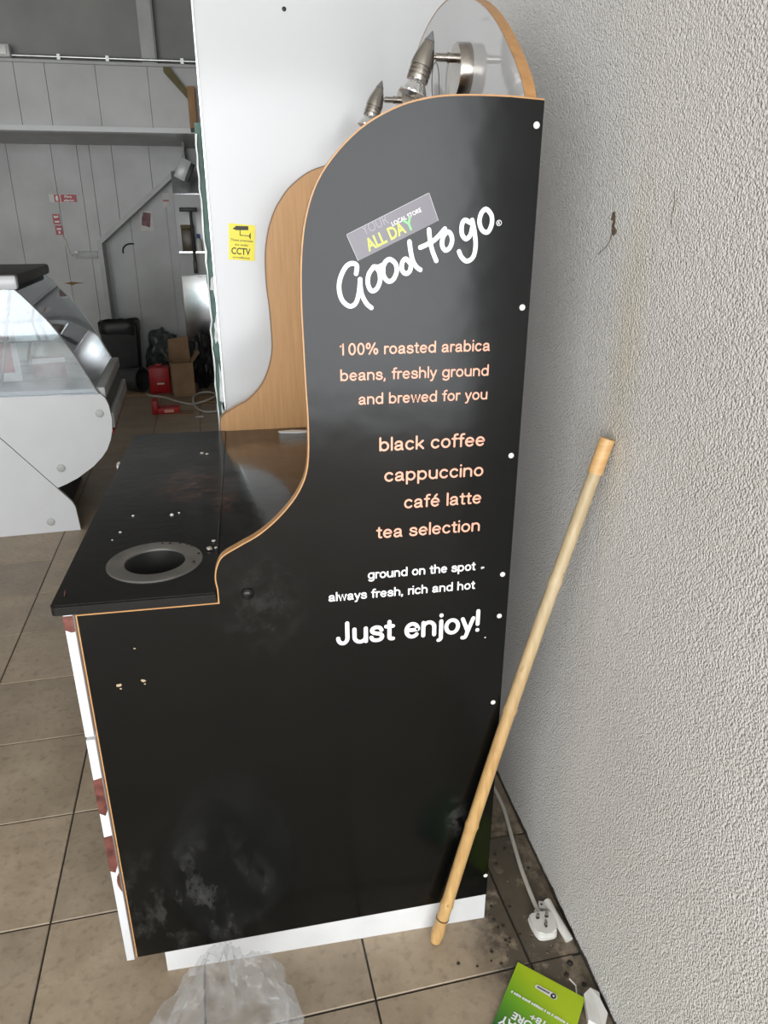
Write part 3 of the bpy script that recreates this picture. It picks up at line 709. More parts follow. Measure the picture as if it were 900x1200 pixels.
# printed lettering on the side panel
EX, EZ = (1, 0, 0), (0, 0, 1)
def line(body, m, x0, x1, z, cap, stroke=0.106): return pen_lettering(body, m, sp, x0, x1, z, cap, stroke, -0.0007)
line('100% roasted arabica', SALMON, -0.505, -0.250, 1.346, 0.0195)
line('beans, freshly ground', SALMON, -0.505, -0.250, 1.304, 0.0195)
line('and brewed for you', SALMON, -0.475, -0.250, 1.263, 0.0195)
line('black coffee', SALMON, -0.440, -0.250, 1.1795, 0.025)
line('cappuccino', SALMON, -0.431, -0.250, 1.123, 0.025)
line('caf\u00e9 latte', SALMON, -0.395, -0.251, 1.070, 0.025)
line('tea selection', SALMON, -0.446, -0.251, 1.015, 0.025)
line('ground on the spot', WLET, -0.462, -0.255, 0.9345, 0.0185, 0.122)
line('always fresh, rich and hot', WLET, -0.536, -0.254, 0.8945, 0.0185, 0.122)
line('Just enjoy!', WLET, -0.524, -0.241, 0.799, 0.049, 0.122)
# brush script
ST = [
 ([(-0.4763, 1.473), (-0.475, 1.4848), (-0.4825, 1.4883), (-0.4923, 1.4833), (-0.5009, 1.4681), (-0.5038, 1.4511), (-0.4995, 1.4337), (-0.488, 1.4237), (-0.4777, 1.428), (-0.4723, 1.4437), (-0.4699, 1.4643)], 0),
 ([(-0.4702, 1.4643), (-0.4683, 1.4436), (-0.4604, 1.4277), (-0.4523, 1.4205)], 0),
 ([(-0.4501, 1.4805), (-0.4564, 1.471), (-0.4576, 1.4573), (-0.4521, 1.4468), (-0.4437, 1.4495), (-0.4381, 1.4622), (-0.4399, 1.476), (-0.4465, 1.4829)], 1),
 ([(-0.4465, 1.4829), (-0.4399, 1.4828), (-0.4308, 1.4871)], 0),
 ([(-0.4235, 1.4938), (-0.4319, 1.4861), (-0.4326, 1.4707), (-0.4253, 1.461), (-0.4168, 1.4636), (-0.4113, 1.4756), (-0.4136, 1.4876)], 1),
 ([(-0.3893, 1.4874), (-0.3968, 1.4943), (-0.4025, 1.4882), (-0.4024, 1.4773), (-0.3963, 1.4721), (-0.3897, 1.4768), (-0.3875, 1.4908)], 0),
 ([(-0.3912, 1.5196), (-0.3888, 1.5044), (-0.385, 1.4908), (-0.3793, 1.4822), (-0.3729, 1.4776)], 0),
 ([(-0.3601, 1.5371), (-0.3579, 1.5211), (-0.3538, 1.5059), (-0.3471, 1.4911)], 0),
 ([(-0.3735, 1.5111), (-0.3614, 1.5161), (-0.3487, 1.5237), (-0.3344, 1.5384)], 0),
 ([(-0.3305, 1.5337), (-0.337, 1.526), (-0.3381, 1.5142), (-0.3326, 1.5067), (-0.3253, 1.5108), (-0.322, 1.5216), (-0.3249, 1.531)], 1),
 ([(-0.294, 1.5477), (-0.3023, 1.5511), (-0.3068, 1.5444), (-0.3063, 1.531), (-0.2996, 1.5235), (-0.2924, 1.5293), (-0.2893, 1.5427)], 0),
 ([(-0.2904, 1.5511), (-0.2859, 1.5343), (-0.283, 1.514), (-0.286, 1.4968), (-0.2959, 1.49), (-0.3048, 1.4953), (-0.3101, 1.5046)], 0),
 ([(-0.2681, 1.567), (-0.276, 1.561), (-0.2783, 1.5477), (-0.2728, 1.536), (-0.264, 1.5336), (-0.2582, 1.5444), (-0.259, 1.5577)], 1),
]
bm = bmesh.new()
for k, (pts, cl) in enumerate(ST):
    q = smooth_line([(a, b, 0) for a, b in pts], 6, bool(cl)); ribbon(bm, [(p.x, p.y) for p in q], 0.0072, -0.0009, k, bool(cl))
under(link('brush_lettering', bm, WLET, sp))
bm = bmesh.new(); ribbon(bm, [(-0.2459 + 0.0040 * math.cos(2 * PI * k / 24), 1.547 + 0.0040 * math.sin(2 * PI * k / 24)) for k in range(24)], 0.0009, -0.0008, 0, True)
under(link('registered_ring', bm, WLET, sp))
o = lettering('R', WLET, sp, (-0.2475, -0.0008, 1.5448), EX, EZ, 0.0033, 0.0044, 0.02); under(o)

# store sticker over the script
stk = [(-0.4914, 1.5305), (-0.3614, 1.5907), (-0.345, 1.5504), (-0.4735, 1.4916)]
st = under(link('store_sticker', prism(bmesh.new(), stk, -0.0022, -0.0008, 'xz'), [STICK], cu)); st['label'] = 'tilted dark grey store sticker with lime lettering'
e = 0.0009
rimb = bmesh.new()
for i in range(4):
    if i == 2: continue
    p, q = Vector(stk[i]), Vector(stk[(i + 1) % 4]); d = (q - p).normalized(); nn = Vector((d.y, -d.x)) * e
    rimb.faces.new([rimb.verts.new((v.x, -0.00235, v.y)) for v in (p, q, q + nn, p + nn)])
under(link('torn_edge', rimb, mat('torn_sticker_edge', (0.45, 0.44, 0.45), 0.6), st))
SX = Vector((0.1300, 0, 0.0602)).normalized(); SZ = Vector((-SX.z, 0, SX.x))
for body, m, o3, wd, cap, bold in (('YOUR', GREYLET, (-0.4625, -0.0026, 1.5290), 0.0425, 0.0145, -0.012), ('LOCAL STORE', WLET, (-0.4183, -0.0026, 1.5424), 0.0505, 0.0062, 0.008),
                                   ('ALL DA', LIME, (-0.4560, -0.0026, 1.5060), 0.0660, 0.0180, 0.02), ('Y', GRNLET, (-0.3962, -0.0026, 1.5337), 0.0160, 0.0180, 0.02)):
    o = lettering(body, m, st, o3, SX, SZ, wd, cap, bold); under(o)

# ================================================================== SPOTLIGHTS on the back panel
def spot(loc, label, group):
    t = thing('spotlight', label, 'spotlight', loc, 0, group)
    bm = lathe(bmesh.new(), [(0.047, 0.0), (0.047, 0.022), (0.045, 0.025), (0.012, 0.0255)], (0, 0, 0), (-1, 0, 0), 40); mt = link('wall_mount', bm, NICKEL, t, True)
    for a in (-0.6, 2.4): link('mount_screw', lathe(bmesh.new(), [(0.0035, 0), (0.0035, .002), (0.002, .003)], (-0.012, 0.0465 * math.sin(a - PI / 2), 0.0465 * math.cos(a - PI / 2) * 0.3), (0, -1 if a < 0 else 1, 0), 12), DARK, mt, True)
    az = 0.021
    bm = bmesh.new(); tube(bm, [(-0.024, 0, az), (-0.038, 0, az), (-0.0381, 0, az), (-0.063, 0, az)], lambda q: 0.0080 if q < .5 else 0.0072, 16); lathe(bm, [(0.0092, 0), (0.0092, .004)], (-0.036, 0, az), (-1, 0, 0), 16)
    tube(bm, [(-0.061, 0, az), (-0.072, 0, az)], 0.0036, 12); link('arm', bm, NICKEL, t, True)
    # bullet head hangs tip up, leaning outwards at the mouth
    ax = Vector((-0.34, -0.04, -0.94)).normalized(); tip = Vector((-0.069, -0.001, az + 0.041))
    prof = [(r_, h_ * 0.80) for r_, h_ in [(0.0008, 0.0), (0.0050, 0.010), (0.0098, 0.022), (0.0148, 0.038), (0.0188, 0.054), (0.0212, 0.070), (0.0216, 0.078), (0.0193, 0.0795), (0.0193, 0.0810), (0.0208, 0.0825), (0.0210, 0.0870), (0.0197, 0.0885), (0.0197, 0.090), (0.0211, 0.0915), (0.0211, 0.0965), (0.0198, 0.098), (0.0198, 0.0995), (0.0210, 0.101), (0.0205, 0.108), (0.017, 0.108), (0.016, 0.10)]]
    hd = link('bullet_head', lathe(bmesh.new(), prof, tip, ax, 36), NICKEL, t, True)
    link('grey_tip', lathe(bmesh.new(), [(0.0012, -0.0006), (0.0054, 0.008), (0.0103, 0.0178)], tip, ax, 24, True, False), LEAD, hd, True)
    bm = bmesh.new(); seg = 32; rings = []
    d = ax; u = d.cross(Vector((0, 1, 0))).normalized(); v = d.cross(u)
    for r, h in ((q[0] * 1.08, q[1] - 0.021) for q in ((0.0145, 0.100), (0.0155, 0.110), (0.0215, 0.122), (0.0250, 0.130), (0.0255, 0.133), (0.0235, 0.133), (0.012, 0.121))):
        rings.append([bm.verts.new(tip + d * h + (u * math.cos(2 * PI * k / seg) + v * math.sin(2 * PI * k / seg)) * (r * (1 + (0.035 if k % 2 and 0.084 < h < .110 else 0)))) for k in range(seg)])
    for a, b in zip(rings, rings[1:]):
        for k in range(seg): bm.faces.new((a[k], a[(k + 1) % seg], b[(k + 1) % seg], b[k]))
    bm.faces.new(rings[0][::-1]); bm.faces.new(rings[-1])
    link('reflector_lamp', bm, LAMPGLASS, t, False)
    return t
s1 = spot((-0.205, 0.355, 1.815), 'brushed nickel bullet spotlight nearer the lettered side panel, clear of its edge', None)
s1['group'] = 'bullet spotlights on the back panel'
s2 = dup(s1, (-0.205, 0.88, 1.815), 0, 'brushed nickel bullet spotlight farther along, its mount hidden by the side panel')
wl = bmesh.new()
tube(wl, smooth_line([(-0.2065, 0.56, 1.78), (-0.222, 0.555, 1.80), (-0.225, 0.55, 1.845), (-0.220, 0.545, 1.862), (-0.214, 0.54, 1.845), (-0.212, 0.535, 1.80), (-0.2065, 0.53, 1.775)], 6), 0.0012, 6)
tag(link('loose_wire', wl, LEAD, None, True), 'thin loop of loose wire between the two spotlights', 'wire')

# ================================================================== CCTV STICKER on the partition
cs = thing('cctv_sticker', 'yellow sticker with a camera symbol and CCTV in black on white cladding', 'sign', (-0.648, 1.1695, 1.49))
cc = Vector((-0.648, 0, 1.49)); cor = [(-0.682 + .648, .0545), (-0.605 + .648, .047), (-0.6135 + .648, -.056), (-0.690 + .648, -.048)]
cor = [(-0.034, .054), (0.043, .047), (0.0345, -.053), (-0.0415, -.047)]
link('backing', prism(bmesh.new(), cor, -0.0012, 0.0, 'xz'), YELLOW, cs)
CX = Vector((0.077, 0, -0.0065)).normalized(); CZ = Vector((0.08, 0, 1.0)).normalized()
def onS(a, b): return Vector((0, -0.0016, 0)) + CX * a + CZ * b
bm = bmesh.new()
for quad in ([(-0.019, .045), (.019, .047), (.019, .036), (-.019, .033)], [(-.026, .038), (-.019, .042), (-.019, .035), (-.025, .035)], [(-.006, .036), (-.004, .036), (-.004, .019), (-.006, .019)], [(-.006, .021), (.022, .021), (.022, .019), (-.006, .019)], [(.022, .024), (.026, .030), (.026, .010), (.022, .016)]):
    bm.faces.new([bm.verts.new(onS(*p)) for p in quad])
link('camera_symbol', bm, INK, cs)
for body, a, b, wd, cap, bold in (('These premises', -0.033, 0.003, 0.066, 0.0062, 0.01), ('are under', -0.020, -0.0095, 0.040, 0.0058, 0.01), ('CCTV', -0.030, -0.034, 0.056, 0.0185, 0.02), ('surveillance', -0.026, -0.0455, 0.050, 0.0058, 0.01)):
    lettering(body, INK, cs, onS(a, b), CX, CZ, wd, cap, bold)

# ================================================================== BAMBOO CANE
cane = thing('bamboo_cane', 'bamboo cane leaning against the textured wall beside the black panel', 'cane', (-0.317, -0.036, 0))
p0 = Vector((0, 0, 0.004)); p1 = Vector((0.3015, 0.036, 1.180)); dirc = (p1 - p0).normalized()
def cpt(t): return p0 + (p1 - p0) * t + Vector((-0.010, 0, 0.0)) * math.sin(PI * t)
def crad(t):
    r = 0.0142 - 0.0022 * t
    for nodep in (0.09, 0.275, 0.52, 0.76): r += 0.0019 * math.exp(-((t - nodep) / 0.006) ** 2)
    return r
bm = bmesh.new(); N = 160; tube(bm, [cpt(0.05 + k / N * 0.90) for k in range(N + 1)], lambda q: crad(0.05 + q * 0.90), 18); link('culm', bm, CANE, cane, True)
bm = bmesh.new(); tube(bm, [cpt(0.945 + k / 8 * 0.055) for k in range(9)], lambda q: 0.0140, 18); link('end_sleeve', bm, CANECUT, cane, True)
bm = bmesh.new(); tube(bm, [cpt(k / 8 * 0.055) for k in range(9)], lambda q: 0.0125 + 0.0028 * math.sin(PI * min(1, q * 1.2)), 18); link('end_knob', bm, CANE, cane, True)
bm = bmesh.new(); tube(bm, [cpt(0.0555), cpt(0.0585)], 0.0150, 18); link('ring_mark', bm, mat('cane_ring', (0.10, 0.055, 0.02), 0.7, var=.2), cane, True)

# ================================================================== CABLE AND PLUG
cb = smooth_line([(-0.045, 0.95, 0.006), (-0.030, 0.75, 0.006), (-0.038, 0.58, 0.006), (-0.030, 0.44, 0.006), (-0.027, 0.33, 0.006), (-0.040, 0.22, 0.006), (-0.052, 0.11, 0.006), (-0.056, 0.02, 0.007), (-0.056, -0.018, 0.010)], 8)
cable = tag(link('power_cable', tube(bmesh.new(), cb, 0.0055, 10), CABLEM, None, True), 'ivory power cable running along the foot of the textured wall', 'cable')
plug = thing('mains_plug', 'white three-pin mains plug lying pins up on the dirty tiles', 'plug', (-0.058, -0.048, 0.0))
po = [(-0.021, 0.027), (0.021, 0.027), (0.027, 0.021), (0.0275, 0.0), (0.0235, -0.020), (0.014, -0.029), (-0.014, -0.029), (-0.0235, -0.020), (-0.0275, 0.0), (-0.027, 0.021)]
pos = [(p.x, p.y) for p in smooth_line([(a, b, 0) for a, b in po], 4, True)]
bm = prism(bmesh.new(), pos, 0.001, 0.020, 'xy'); bm2 = [e_ for e_ in bm.edges if all(v.co.z > .019 for v in e_.verts)]
bmesh.ops.bevel(bm, geom=bm2, offset=0.003, segments=2, affect='EDGES'); link('body', bm, WPLAST, plug, True)
link('rim', prism(bmesh.new(), [(x * 1.06, y * 1.06) for x, y in pos], 0.0, 0.006, 'xy'), WPLAST, plug, True)
for (x, y, a, b) in ((-0.011, 0.012, .0032, .002), (0.011, 0.012, .0032, .002), (0.0, -0.010, .002, .004)):
    pn = bmesh.new(); bbox(pn, x - a, x + a, y - b, y + b, 0.019, 0.036, 0.0006); link('pin', pn, NICKEL, plug, True)
    link('pin_sleeve', bbox(bmesh.new(), x - a - .0004, x + a + .0004, y - b - .0004, y + b + .0004, 0.019, 0.026), DARK, plug)
bm = bbox(bmesh.new(), -0.012, 0.004, -0.0, 0.016, 0.002, 0.011, .0015)
for v in bm.verts: v.co += Vector((0.004, 0.026, 0))
link('cord_grip', bm, WPLAST, plug, True)
tg = thing('terminal_cover', 'small white plastic cord clamp with two holes between cable and wall', 'clamp', (-0.036, 0.004, 0.0), -0.3)
box('body', WPLAST, -0.013, 0.013, -0.010, 0.010, 0.0, 0.010, tg, .0015)
for xx in (-.006, .006): link('hole', lathe(bmesh.new(), [(0.003, 0), (0.003, .0005)], (xx, 0.0, 0.0098), (0, 0, 1), 12), DARK, tg)
tr = thing('trunking_offcut', 'short rounded white trunking offcut lying along the wall foot by the plug', 'offcut', (-0.020, -0.045, 0), 0)
bm = bmesh.new(); tube(bm, [(-0.006, 0.055, 0.011), (-0.004, 0.02, 0.011), (0.004, -0.045, 0.011), (0.0045, -0.050, 0.010)], lambda q: 0.010, 14); link('shell', bm, WPLAST, tr, True)

# ================================================================== GREEN CARD
gang = math.atan2(-0.110, 0.109)
gc = thing('green_card', 'green printed card lying upside down on the floor by the wall', 'card', (-0.148, -0.121, 0.0), gang)
nx, ny, Lw, Lh = 12, 16, 0.155, 0.23
def gz(i, j): return 0.004 + 0.010 * (i / nx) * (1 - j / ny) + 0.004 * math.sin(j / ny * 2.2)
bm = bmesh.new(); T, Bt = {}, {}
for i in range(nx + 1):
    for j in range(ny + 1):
        x, y = Lw * i / nx + 0.024 * (j / ny), -Lh * j / ny
        T[i, j] = bm.verts.new((x, y, gz(i, j))); Bt[i, j] = bm.verts.new((x, y, gz(i, j) - 0.0012))
for i in range(nx):
    for j in range(ny):
        bm.faces.new((T[i, j], T[i + 1, j], T[i + 1, j + 1], T[i, j + 1])); bm.faces.new((Bt[i, j], Bt[i, j + 1], Bt[i + 1, j + 1], Bt[i + 1, j]))
for i in range(nx):
    bm.faces.new((T[i, 0], Bt[i, 0], Bt[i + 1, 0], T[i + 1, 0])); bm.faces.new((T[i, ny], T[i + 1, ny], Bt[i + 1, ny], Bt[i, ny]))
for j in range(ny):
    bm.faces.new((T[0, j], T[0, j + 1], Bt[0, j + 1], Bt[0, j])); bm.faces.new((T[nx, j], Bt[nx, j], Bt[nx, j + 1], T[nx, j + 1]))
link('sheet', bm, GREEN, gc, True)
def drape(o, lift=0.0012):
    for v in o.data.vertices:
        i = max(0, min(nx, v.co.x / Lw * nx)); j = max(0, min(ny, -v.co.y / Lh * ny))
        v.co.z = gz(i, j) + lift
def gtext(body, x, y, wd, cap, m=WLET, bold=0.03):   # printed the other way up: reads from the far side
    o = lettering(body, m, gc, (x, y, 0), (-1, 0, 0), (0, -1, 0), wd, cap, bold); drape(o)
gtext('18+', 0.106, -0.093, 0.032, 0.0135); gtext('STORE', 0.112, -0.1105, 0.070, 0.0155); gtext('ALL DAY', 0.122, -0.130, 0.098, 0.020)
bm = bmesh.new()
xx = 0.018
random.seed(11)
while xx < 0.150:
    wdt = random.uniform(.0028, .0046); bm.faces.new([bm.verts.new((a, b, 0)) for a, b in ((xx, -0.0755), (xx + wdt, -0.0755), (xx + wdt, -0.0705 + random.choice((0, .0015))), (xx, -0.0705))]); xx += wdt + random.choice((.0008, .0008, .0008, .003))
o = link('small_print', bm, WLET, gc); drape(o)
pill = [(0.058, -0.0275), (0.092, -0.0265), (0.099, -0.0255), (0.1045, -0.029), (0.106, -0.0335), (0.1035, -0.0385), (0.098, -0.041), (0.092, -0.0385), (0.058, -0.037), (0.0555, -0.0325)]
o = link('logo_pill', prism(bmesh.new(), pill, 0, 0.0001, 'xy'), WLET, gc); drape(o)
bm = bmesh.new(); bm.faces.new([bm.verts.new((0.0975 + .0062 * math.cos(2 * PI * k / 20), -0.0335 + .0062 * math.sin(2 * PI * k / 20), 0)) for k in range(20)]); o = link('logo_disc', bm, INK, gc); drape(o, .0016)
bm = bmesh.new(); bm.faces.new([bm.verts.new((0.0975 + a, -0.0335 + b, 0)) for a, b in ((-.003, .001), (0, .0028), (.003, .001), (.0012, -.003), (-.0008, -.001))]); o = link('logo_mark', bm, WLET, gc); drape(o, .0019)
bm = bmesh.new()
for k in range(12): bm.faces.new([bm.verts.new((a, b, 0)) for a, b in ((0.060 + k * .0024, -.0298), (0.0617 + k * .0024, -.0298), (0.0617 + k * .0024, -.0345), (0.060 + k * .0024, -.0345))])
o = link('logo_words', bm, INK, gc); drape(o, .0016)

# torn white packet beside the card, a splinter, grit
pk = bmesh.new(); q = [(-0.040, -0.226), (-0.020, -0.215), (-0.006, -0.228), (-0.012, -0.245), (-0.010, -0.275), (-0.030, -0.30), (-0.055, -0.28)]
prism(pk, q, 0.002, 0.020, 'xy')
for v in pk.verts: v.co.z += random.uniform(-.002, .004) if v.co.z > .01 else 0
tag(link('torn_packet', pk, PAPER), 'torn white packet tucked beside the green card at the wall', 'packet')
tag(link('wood_splinter', tube(bmesh.new(), [(-0.050, -0.178, 0.003), (-0.043, -0.195, 0.004), (-0.050, -0.215, 0.006)], lambda q: 0.0022 - .001 * q, 6), PAPER), 'pale thin wooden splinter lying between green card and wall', 'splinter')
def grit(x, y, z, r, m, label, cat, group, name):
    bm = bmesh.new(); bmesh.ops.create_icosphere(bm, subdivisions=1, radius=r)
    for v in bm.verts: v.co = Vector((v.co.x * random.uniform(.7, 1.4), v.co.y * random.uniform(.7, 1.3), v.co.z * random.uniform(.35, .7)))
    zmin = min(v.co.z for v in bm.verts)
    o = link(name, bm, m, None); o.location = (x, y, z - zmin - .0003); return tag(o, label, cat, group)
for (x, y, r) in ((-0.197, -0.085, .0045), (-0.24, -0.112, .003), (-0.185, -0.115, .0035), (-0.28, -0.098, .0042), (-0.165, -0.10, .0025), (-0.145, -0.06, .003), (-0.035, -0.145, .007), (-0.052, -0.168, .006), (-0.024, -0.195, .006), (-0.155, -0.075, .002), (-0.205, -0.105, .0022)):
    grit(x, y, 0, r, SOIL, 'small black speck of grit on the floor tiles by the cane foot and plug', 'grit', 'black grit on the tiles', 'grit')
random.seed(21)
for k in range(26):
    x = random.uniform(-0.175, -0.02); y = random.uniform(-0.12, 0.34)
    grit(x, y, 0, random.uniform(.0018, .0045), random.choice((SOIL, SOIL, SOIL, SMUDGE)), 'crumb of dirt in the gap between coffee counter and textured wall', 'crumb', 'dirt crumbs behind the counter', 'dirt_crumb')
for (x, y, r) in ((-0.800, 0.86, .006), (-0.786, 0.845, .005), (-0.755, 0.185, .0065), (-0.742, 0.19, .0035), (-0.93, 0.40, .003), (-0.945, 0.31, .003), (-0.955, 0.27, .0022), (-0.845, 0.39, .005), (-0.83, 0.40, .003), (-0.748, 0.225, .004)):
    grit(x, y, 0.934, r, random.choice((PAPER, PAPER, CABLEM)), 'pale flake of paint on the black worktop', 'flake', 'paint flakes on the worktop', 'paint_flake')
for (x, y, r) in ((-0.80, 0.215, .003), (-0.79, 0.205, .0035), (-0.815, 0.222, .003), (-0.835, 0.226, .003), (-0.782, 0.125, .004), (-0.775, 0.165, .003), (-0.85, 0.228, .0025)):
    grit(x, y, 0.9368, r, SOIL, 'black crumb on the steel ring of the waste chute', 'crumb', 'crumbs on the chute ring', 'chute_crumb')
slv = bmesh.new(); prism(slv, [(-0.575, 1.055), (-0.53, 1.060), (-0.47, 1.045), (-0.465, 1.036), (-0.52, 1.030), (-0.57, 1.043)], 0.9325, 0.9365, 'xy')
tag(link('paper_scrap', slv, PAPER), 'torn strip of white paper on the worktop by the beech panel', 'scrap')
fb = prism(bmesh.new(), blob(-1.020, 0.80, .004, .022), 0.917, 0.936, 'xy'); tag(link('tape_scrap', fb, PAPER), 'white scrap stuck to the front edge of the worktop', 'scrap')

# ================================================================== CLEAR PLASTIC BAG
bm = bmesh.new(); bmesh.ops.create_icosphere(bm, subdivisions=6, radius=1)
for v in bm.verts:
    d = v.co.normalized()
    nz = noise.noise(d * 1.6 + Vector((3, 1, 7))) + 0.45 * noise.noise(d * 3.7 + Vector((5, 2, 0)))
    fold = abs(noise.noise(Vector((d.x * 3.2, d.y * 1.3, d.z * 3.2)) + Vector((9, 2, 1)))) + 0.4 * abs(noise.noise(Vector((d.x * 7, d.y * 2.5, d.z * 7))))
    s = 1 + 0.22 * nz - 0.26 * fold
    p = Vector((d.x * 0.165, d.y * 0.25, d.z * 0.10)) * s
    k = max(0, d.y) ** 2          # the gathered neck of the bag points towards the plinth
    p.x *= (1 - 0.45 * k); p.z += 0.012 * k
    p += Vector((-0.785, -0.255, 0.056)); p.z = max(p.z, 0.0015 + 0.002 * abs(nz)); p.y = min(p.y, -0.004)
    v.co = p
tag(link('plastic_bag', bm, FILM, None, True), 'crumpled clear plastic bag on the floor against the grey plinth', 'bag')

# ================================================================== DISPLAY CASE
dc = thing('display_case', 'white serve-over display case with curved glass front', 'display case', (-1.605, 2.676, 0), 0.07)
LEN = 0.92
upper = [(-0.46, 0.742), (0.200, 0.730), (0.220, 0.708), (0.232, 0.67), (0.238, 0.60), (0.232, 0.54), (0.217, 0.487), (0.195, 0.44), (0.163, 0.398), (0.115, 0.352), (0.029, 0.294), (-0.030, 0.266), (-0.078, 0.248)]
body = [(-0.80, 0.742), (0.190, 0.728), (0.215, 0.69), (0.226, 0.60), (0.205, 0.487), (0.15, 0.40), (0.02, 0.30), (-0.08, 0.255), (-0.80, 0.255)]
link('end_panel', prism(bmesh.new(), upper, -0.012, 0.012, 'xz'), WLAM, dc)
lower = [(0.0, 0.0), (-0.008, 0.13), (-0.018, 0.160), (-0.036, 0.185), (-0.079, 0.2405), (-0.462, 0.735), (-0.80, 0.735), (-0.80, 0.0)]
link('lower_end_panel', prism(bmesh.new(), lower, -0.008, 0.014, 'xz'), WLAM, dc)
link('body', prism(bmesh.new(), body, 0.014, LEN, 'xz'), mat('charcoal_case_body', (0.09, 0.09, 0.088), 0.45, var=0.1), dc)
box('base', DARK, -0.78, -0.10, 0.02, LEN - .02, 0.0, 0.26, dc)
for x, z in ((0.182, 0.631), (-0.045, 0.354), (-0.141, 0.060)):
    link('bolt_cap', lathe(bmesh.new(), [(0.021, 0), (0.021, 0.003), (0.017, .006), (0.008, .0065)], (x, -0.0115 if z > .2 else -.0075, z), (0, -1, 0), 20), TRIMM, dc, True)
gp = [(0.195, 0.732), (0.179, 0.762), (0.142, 0.846), (0.112, 0.915), (0.082, 0.973), (0.020, 1.082), (-0.043, 1.165), (-0.102, 1.235), (-0.15, 1.275)]
gps = [(p.x, p.y) for p in smooth_line([(a, b, 0) for a, b in gp], 4)]
link('side_glass', prism(bmesh.new(), gps + [(-0.78, 1.275), (-0.78, 0.742)], -0.004, 0.003, 'xz'), GLASS, dc)
bm = bmesh.new(); gi = [(x - 0.006, z - 0.004) for x, z in gps]
prism(bm, gps + gi[::-1], 0.006, LEN, 'xz'); link('curved_front_glass', bm, GLASS2, dc, True)
bm = bmesh.new()
tube(bm, [(x, -0.003, z) for x, z in gps], 0.0035, 6); link('glass_edge', bm, LEAD, dc, True)
bm = bmesh.new(); tube(bm, [(x, LEN + .006, z) for x, z in gps], 0.0035, 6); link('glass_edge', bm, WPLAST, dc, True)
link('far_glass', prism(bmesh.new(), gps + [(-0.78, 1.275), (-0.78, 0.742)], LEN + .003, LEN + .009, 'xz'), GLASS2, dc)
bm = bbox(bmesh.new(), -0.80, -0.095, 0.03, LEN, 1.262, 1.318, 0.015); link('canopy', bm, mat('charcoal_canopy', (0.05, 0.05, 0.047), 0.5, var=.1), dc, True)
bm = bbox(bmesh.new(), -0.80, -0.098, -0.014, 0.03, 1.246, 1.312, 0.014); link('canopy_end', bm, WLAM, dc, True)
deck = link('deck', prism(bmesh.new(), [(-0.78, 0.742), (0.17, 0.735), (0.165, 0.752), (-0.78, 0.770)], 0.02, LEN - .01, 'xz'), WLAM, dc)
for k in range(1, 4): box('deck_joint', LEAD, -0.75, 0.15, k * .23 - .002, k * .23 + .002, 0.768, 0.7705, dc)
box('mid_shelf', GLASS2, -0.70, 0.00, 0.10, LEN - .06, 0.985, 0.993, dc)
bm = bmesh.new(); tube(bm, [(-0.28, 0.10, 0.77), (-0.15, 0.10, 1.262)], 0.008, 8); tube(bm, [(-0.28, LEN - .1, 0.77), (-0.15, LEN - .1, 1.262)], 0.008, 8); link('strut', bm, ALU, dc, True)
box('front_rail', TRIMM, 0.165, 0.222, 0.014, LEN + .01, 0.700, 0.760, dc, 0.006)
box('bumper', TRIMM, 0.222, 0.246, 0.014, LEN + .01, 0.545, 0.625, dc, 0.006)
box('red_stripe', RED, 0.226, 0.236, 0.014, LEN, 0.515, 0.535, dc)
box('back_doors', TRIMM, -0.805, -0.79, 0.02, LEN, 0.75, 1.26, dc)
cr = thing('small_carton', 'small dark red carton inside the display case on its deck', 'carton', (-1.605 - 0.12, 2.676 + 0.40, 0.762), 0.25)
box('box', mat('maroon_card', (0.16, 0.03, 0.04), 0.5, var=.2), -0.08, 0.08, -0.05, 0.05, 0.0, 0.10, cr, 0.002); box('lid_flap', PAPER, -0.08, 0.08, -0.052, -0.05, 0.075, 0.1005, cr)
lf = thing('leaflet_stand', 'leaning white and red leaflet inside the display case', 'leaflet', (-1.605 - 0.28, 2.676 + 0.22, 0.765), 0.2)
link('leaf', prism(bmesh.new(), [(-.06, 0), (.06, 0), (.06, .30), (-.06, .30)], 0, .003, 'xz'), PAPER, lf); link('red_band', prism(bmesh.new(), [(-.05, .05), (.03, .05), (.03, .24), (-.05, .24)], -.001, -.0002, 'xz'), mat('pink_print', (.45, .16, .17), .5, var=.3, vscale=30), lf)

# ================================================================== BACK ROOM THINGS
def sign(name, label, cat, loc): return thing(name, label, cat, loc)
fs1 = sign('fire_sign', 'wide red and white fire notice on the grey cladding', 'sign', (-2.28, 6.80, 1.75))
box('plate', PAPER, -0.13, 0.125, -0.003, 0.0, -0.037, 0.037, fs1); box('red_field', REDSIGN, -0.025, 0.12, -0.0042, -0.0028, -0.033, 0.033, fs1); box('pictogram_field', REDSIGN, -0.085, -0.035, -0.0042, -0.0028, -0.033, 0.033, fs1)
lettering('Fire', WLET, fs1, (0.01, -0.0048, 0.004), EX, EZ, 0.065, 0.022, 0.03); lettering('alarm', WLET, fs1, (0.0, -0.0048, -0.027), EX, EZ, 0.09, 0.020, 0.03)
bm = bmesh.new(); bm.faces.new([bm.verts.new((a, -.0048, b)) for a, b in ((-.072, -.022), (-.05, -.022), (-.05, .02), (-.062, .026), (-.072, .01))]); link('pictogram', bm, WLET, fs1)
fs2 = sign('hose_label', 'narrow upright red label below the wide fire notice', 'sign', (-2.372, 6.80, 1.52))
box('plate', REDSIGN, -0.034, 0.030, -0.003, 0.0, 0.0, 0.09, fs2); box('plate', REDSIGN, -0.026, 0.038, -0.003, 0.0, -0.095, -0.012, fs2)
bm = bmesh.new()
